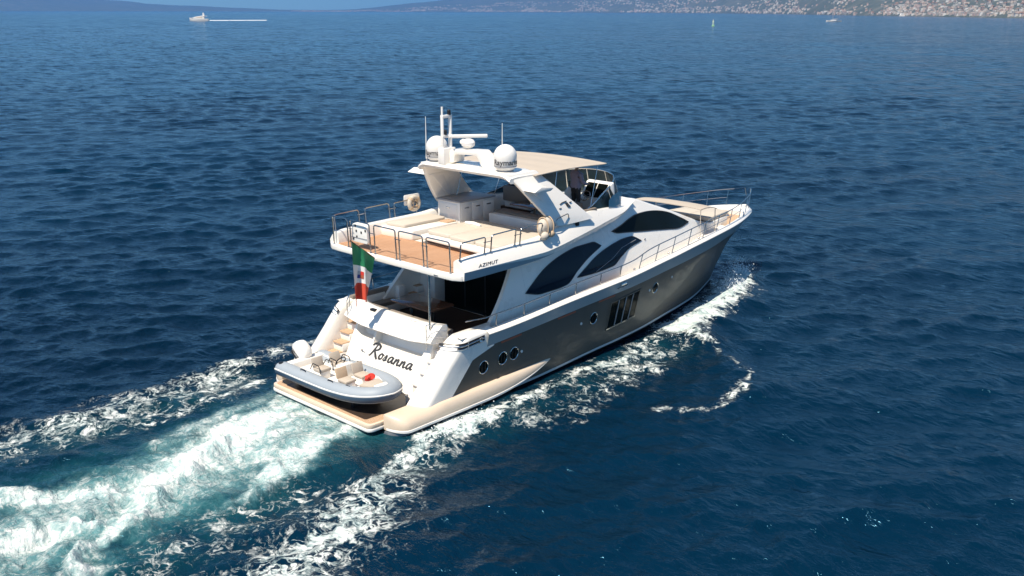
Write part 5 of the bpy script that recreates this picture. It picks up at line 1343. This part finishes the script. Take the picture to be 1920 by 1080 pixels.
geo = N(nt, 'ShaderNodeNewGeometry'); n1 = N(nt, 'ShaderNodeTexNoise'); n1.inputs['Scale'].default_value = .012; n1.inputs['Detail'].default_value = 8; L(nt, geo.outputs['Position'], n1.inputs['Vector'])
n2 = N(nt, 'ShaderNodeTexNoise'); n2.inputs['Scale'].default_value = .003; n2.inputs['Detail'].default_value = 4; L(nt, geo.outputs['Position'], n2.inputs['Vector'])
r_ = ramp(nt, n1.outputs['Fac'], [(.3, (.04, .058, .055)), (.5, (.065, .085, .075)), (.62, (.12, .125, .11)), (.75, (.20, .20, .18))]); r2_ = ramp(nt, n2.outputs['Fac'], [(.35, (.045, .065, .06)), (.65, (.10, .105, .09))])
L(nt, mixc(nt, .45, r_.outputs[0], r2_.outputs[0]), p.inputs['Base Color']); p.inputs['Roughness'].default_value = .95
g = G(); pxs = np.linspace(-900, 2900, 330); ts = [0, .006, .02, .05, .1, .17, .25, .35, .46, .58, .72, .86, 1.0, 1.15]
rows = [[shore_pt(px, t) if t <= 1 else tuple(np.array(shore_pt(px, 1.0))*np.array([1.03, 1.03, .3])) for t in ts] for px in pxs]
g.grid(rows); hl = g.build('hills', mt, None, smooth=80); tag(hl, kind='structure')
# the town: individual houses nearest along the right-hand shore, the rest one hazy mass
town_mats = [simple('town '+n_, c_, .9, var=.12, vscale=.05) for n_, c_ in (('cream render', (.50, .42, .36)), ('rose render', (.46, .35, .31)), ('white render', (.60, .57, .53)), ('grey render', (.28, .27, .26)))]
roof_m = simple('town roof', (.22, .14, .11), .9, vscale=.05)
rg = random.Random(3)
def house_mesh(w_, d_, h_, mat):
    g = G(); g.box(-w_/2, w_/2, -d_/2, d_/2, -4, h_)
    for k in range(max(1, int(h_/3))):
        for q in range(max(2, int(w_/4))):
            pass
    return g
protos = []
for k in range(8):
    w_, d_, h_ = rg.uniform(5, 11), rg.uniform(4.5, 7.5), rg.uniform(3, 6)
    root = empty('town_house')
    g = G(); g.box(-w_/2, w_/2, -d_/2, d_/2, -6, h_); g.build('wall', town_mats[k % 4], root)
    g = G(); e = .5; ov = h_+ (2.6 if k % 2 else .5)
    if k % 2: g.add([(-w_/2-e, -d_/2-e, h_), (w_/2+e, -d_/2-e, h_), (w_/2+e, d_/2+e, h_), (-w_/2-e, d_/2+e, h_), (-w_/2+d_/2, 0, ov), (w_/2-d_/2, 0, ov)], [(0, 1, 5, 4), (1, 2, 5), (2, 3, 4, 5), (3, 0, 4), (3, 2, 1, 0)])
    else: g.box(-w_/2-e, w_/2+e, -d_/2-e, d_/2+e, h_, ov)
    g.build('roof', roof_m if k % 2 else town_mats[3], root)
    protos.append(root)
LBL = 'small pale house in the hazy town along the far shore'
def place_house(root, px, t, first):
    if first: o = root
    else:
        o = root.copy(); COL.objects.link(o)
        for ch in children_of(root): c2 = ch.copy(); COL.objects.link(c2); c2.parent = o
    o.location = shore_pt(px, t); o.rotation_euler = (0, 0, az_of(px)+math.pi/2+rg.uniform(-.5, .5))
    tag(o, LBL, 'house', 'houses of the town along the far shore')
kids = {r.name: children_of(r) for r in protos}
children_cache = kids
def children_of(o): return kids.get(o.name) or [c for c in bpy.data.objects if c.parent is o]
for k in range(230):
    px = 1400+640*rg.random()**.85; t = .004+.10*rg.random()**1.6+(.12*rg.random() if k % 5 == 0 else 0)
    place_house(protos[k % 8], px, max(.008, t), k < 8)
g4 = [G() for _ in range(4)]
for k in range(7000):
    px = rg.uniform(560, 2500); d = float(SH(px)); sc_ = .6+.55*d/6000
    t = .008+.36*rg.random()**1.8
    if float(fbm(np.array([px*.02]), np.array([t*14]), 3)[0]) < .40: continue
    x, y, z = shore_pt(px, t); w_, d_, h_ = rg.uniform(5, 12)*sc_, rg.uniform(5, 8.5)*sc_, rg.uniform(3, 6.5)*sc_
    g4[rg.randrange(4)].box(x-w_/2, x+w_/2, y-d_/2, y+d_/2, z-6, z+h_, rz=az_of(px)+rg.uniform(0, 1.5))
# one object with four wall colours
bmv, bmf, mi = [], [], []
for k, gg in enumerate(g4):
    o_ = len(bmv); bmv += gg.v; bmf += [tuple(i+o_ for i in q) for q in gg.f]; mi += [k]*len(gg.f)
me = bpy.data.meshes.new('distant_town'); me.from_pydata(bmv, [], bmf)
for m_ in town_mats: me.materials.append(m_)
me.polygons.foreach_set('material_index', mi)
tw = bpy.data.objects.new('distant_town', me); COL.objects.link(tw); tag(tw, 'hazy mass of pale buildings covering the far hillside', 'town', kind='stuff')

# distant motor boat
def at(px, py, z=0.0):
    f, r, u = f_, rt_, up_; d = f+r*(px-960)/FPX-u*(py-540)/FPX; t = (z-CZ)/d[2]; return np.array([CX, CY, CZ])+d*t
mb = empty('motor_boat')
g = G(); rows = []
for u in np.linspace(0, 1, 14):
    x = -11+22*u; hw = 2.7*(1-max(0, (u-.45)/.55)**2.2); rows.append([(x+.06*u*10, -hw, 2.2+1.3*u), (x, -hw*.86, .2), (x, 0, -.6), (x, hw*.86, .2), (x+.6*u, hw, 2.2+1.3*u)])
g.grid(rows); g.grid([[r[0], r[4]] for r in rows]); g.add(rows[0], [(0, 1, 2, 3, 4)]); g.build('hull', M['white2'], mb)
g = G(); g.prism([(-6, 2.3), (8.5, 3.2), (4, 4.6), (-.5, 5.3), (-6.2, 5.2)], -1.9, 1.9, lambda a, b, c: (a, c, b)); cb = g.build('cabin', M['white2'], mb, bevel=.15)
g = G(); g.prism([(-4.5, 3.5), (4.5, 3.7), (2, 4.4), (-4, 4.5)], -1.95, 1.95, lambda a, b, c: (a, c, b)); g.build('window_band', M['tan'], cb)
g = G(); g.prism([(-9.5, 5.1), (-2, 5.3), (-2.2, 5.8), (-9.5, 5.5)], -2.1, 2.1, lambda a, b, c: (a, c, b)); g.build('flybridge', M['white2'], mb, bevel=.1)
g = G(); g.prism([(-6.5, 5.5), (-4.2, 5.5), (-4.6, 9.0), (-5.6, 9.2)], -1.2, 1.2, lambda a, b, c: (a, c, b)); g.build('mast', M['white2'], mb, bevel=.1)
bp = at(374, 39.0); mb.location = tuple(bp); mb.rotation_euler = (0, 0, R(YAW)+math.pi/2+.05)
tag(mb, 'distant white motor cruiser heading left with a broken white wake', 'motor boat')
mt, nt, p = new_mat('foam trail'); tc = N(nt, 'ShaderNodeTexCoord'); nn = N(nt, 'ShaderNodeTexNoise'); nn.inputs['Scale'].default_value = .25; L(nt, tc.outputs['Object'], nn.inputs['Vector'])
p.inputs['Base Color'].default_value = (.8, .82, .82, 1); p.inputs['Roughness'].default_value = .8; L(nt, sstep(nt, nn.outputs['Fac'], .2, .4), p.inputs['Alpha'])
g = G()
for x0, x1, w_ in ((394, 432, 3.4), (432.2, 462, 1.7), (462.2, 500, .5)):
    for i in range(6):
        a0, a1 = x0+(x1-x0)*i/6, x0+(x1-x0)*(i+1)/6; yy = 38.6-.006*(a0-400)*.55
        A, B = at(a0, yy), at(a1, yy-.006*.55*(x1-x0)/6)
        dirv = np.array([math.cos(R(YAW)), math.sin(R(YAW)), 0])*w_*2.2
        top = np.array([0, 0, .5])
        g.add([tuple(A-dirv), tuple(B-dirv), tuple(B+top), tuple(A+top), tuple(A+dirv), tuple(B+dirv)], [(0, 1, 2, 3), (3, 2, 5, 4)])
tr_ = g.build('foam_trail', mt, None); tag(tr_, 'broken white foam trail behind the distant cruiser', 'foam', kind='stuff')
# sailing boat
sl = empty('sailing_boat')
g = G(); rows = []
for u in np.linspace(0, 1, 12):
    x = -9+18*u; hw = 2.1*math.sin(math.pi*min(1, .18+.82*u) if u > .3 else math.pi*(.18+.82*u)); rows.append([(x, -hw, 1.5+.3*u), (x, -hw*.7, .2), (x, 0, -.4), (x, hw*.7, .2), (x, hw, 1.5+.3*u)])
g.grid(rows); g.grid([[r[0], r[4]] for r in rows]); g.add(rows[0], [(0, 1, 2, 3, 4)]); g.build('hull', M['white2'], sl)
g = G(); g.box(-3, 3.5, -1.1, 1.1, 1.5, 2.3); g.build('cabin', M['white2'], sl, bevel=.2)
g = G(); g.tube([(1.2, 0, 1.5), (1.2, 0, 27)], [.22, .14], 8); g.build('mast', M['grey'], sl)
g = G(); g.tube([(1.2, 0, 3.3), (-5.5, 0, 3.2)], .28, 8); g.build('boom', M['grey'], sl)
sl.location = tuple(at(1563, 41)); sl.rotation_euler = (0, 0, R(YAW)+math.pi/2-.1)
tag(sl, 'distant white sailing boat with bare mast off the town', 'sailing boat')
# channel buoy
by = empty('channel_buoy')
g = G(); g.lathe([(0, -.6), (1.3, -.6), (1.3, .6), (.9, .9), (0, .9)], (0, 0, 0), 16); g.build('float', simple('buoy green', (.25, .5, .28), .5), by)
g = G()
for q in range(4): a = q*math.pi/2; g.tube([(.7*math.cos(a), .7*math.sin(a), .8), (.25*math.cos(a), .25*math.sin(a), 4.4)], .12, 6)
g.box(-.45, .45, -.45, .45, 3.0, 4.3); g.build('tower', simple('buoy pale', (.62, .68, .5), .5), by)
g = G(); g.lathe([(0, 4.4), (.4, 4.4), (.05, 5.6), (0, 5.6)], (0, 0, 0), 10); g.build('topmark', M['faint'], by)
by.location = tuple(at(1337, 49)); tag(by, 'pale green channel buoy with a lattice tower in the distance', 'buoy')
# small white boats close under the shore
for px, py, ln, lab in ((1690, 30.5, 22, 'tiny white launch close under the right-hand town'), (855, 21.8, 60, 'white ferry, a bright speck on the horizon below the hill')):
    sbt = empty('small_boat'); hgt = ln*.12
    g = G(); g.prism([(-ln/2, 0), (ln*.42, 0), (ln/2, hgt*1.1), (-ln/2, hgt)], -ln*.12, ln*.12, lambda a, b, c: (a, c, b)); g.build('hull', M['white2'], sbt)
    g = G(); g.prism([(-ln*.35, hgt), (ln*.2, hgt), (ln*.1, hgt*3.2), (-ln*.3, hgt*3.2)], -ln*.08, ln*.08, lambda a, b, c: (a, c, b)); g.build('cabin', M['white2'], sbt)
    sbt.location = tuple(at(px, py)); sbt.rotation_euler = (0, 0, R(YAW)+math.pi/2+.3); tag(sbt, lab, 'boat')
    print('small boat', sbt.location[:])
# spray thrown up by the bow wave and along the quarter
rs_ = np.random.default_rng(4); vv, ff = [], []
def spray(pts, n, spread, hmax, size):
    P = np.array(pts, float); seg = rs_.integers(0, len(P)-1, n); t = rs_.random(n)
    for k in range(n):
        q = P[seg[k]]*(1-t[k])+P[seg[k]+1]*t[k]
        cl = float(fbm(np.array([q[0]*2.3+9]), np.array([q[1]*2.3+k*1e-4]), 3)[0])
        if cl < .40: continue
        h = hmax*abs(rs_.normal(0, .45))*(cl-.2)*2
        c = np.array([q[0]+rs_.normal(0, spread), q[1]+rs_.normal(0, spread*.6), .12+h]); r = size*rs_.uniform(.4, 1.3)**1.5
        o_ = len(vv)
        vv.extend([tuple(c+r*np.array(d)) for d in ((1, .2, 0), (-1, -.1, .2), (0, 1, -.1), (.1, -1, 0), (0, .1, 1), (0, 0, -1))])
        ff.extend([(o_+a, o_+b, o_+e) for a, b, e in ((0, 2, 4), (2, 1, 4), (1, 3, 4), (3, 0, 4), (2, 0, 5), (1, 2, 5), (3, 1, 5), (0, 3, 5))])
spray([(22.2, -.9), (21.2, -1.4), (19.4, -2.0)], 9000, .34, .75, .022)
spray([(19.4, -1.9), (16, -2.8), (13.8, -3.4), (13.4, -4.4)], 5000, .34, .38, .019)
spray([(3.4, -3.5), (2.2, -3.5), (1.2, -3.6)], 2500, .28, .36, .019)
me = bpy.data.meshes.new('spray'); me.from_pydata(vv, [], ff); sp_ = obj('spray', me, simple('spray droplets', (.85, .87, .87), .5)); tag(sp_, 'white spray droplets over the bow wave and wake', 'spray', kind='stuff')
# ================================================================== the air
hz = None
if HAZE > 0:
    g = G(); g.box(-25000, 25000, -25000, 25000, -2.4, 900); hz = g.build('haze', None, None)
    mt = bpy.data.materials.new('haze'); mt.use_nodes = True; nt = mt.node_tree; nt.nodes.clear()
    out = nt.nodes.new('ShaderNodeOutputMaterial'); pv = nt.nodes.new('ShaderNodeVolumePrincipled')
    pv.inputs['Density'].default_value = HAZE; pv.inputs['Color'].default_value = (.14, .44, 1.0, 1); pv.inputs['Anisotropy'].default_value = .2
    nt.links.new(pv.outputs[0], out.inputs['Volume'])
    hz.data.materials.append(mt); tag(hz, kind='stuff')
    try: mt.cycles.homogeneous_volume = True
    except Exception: pass
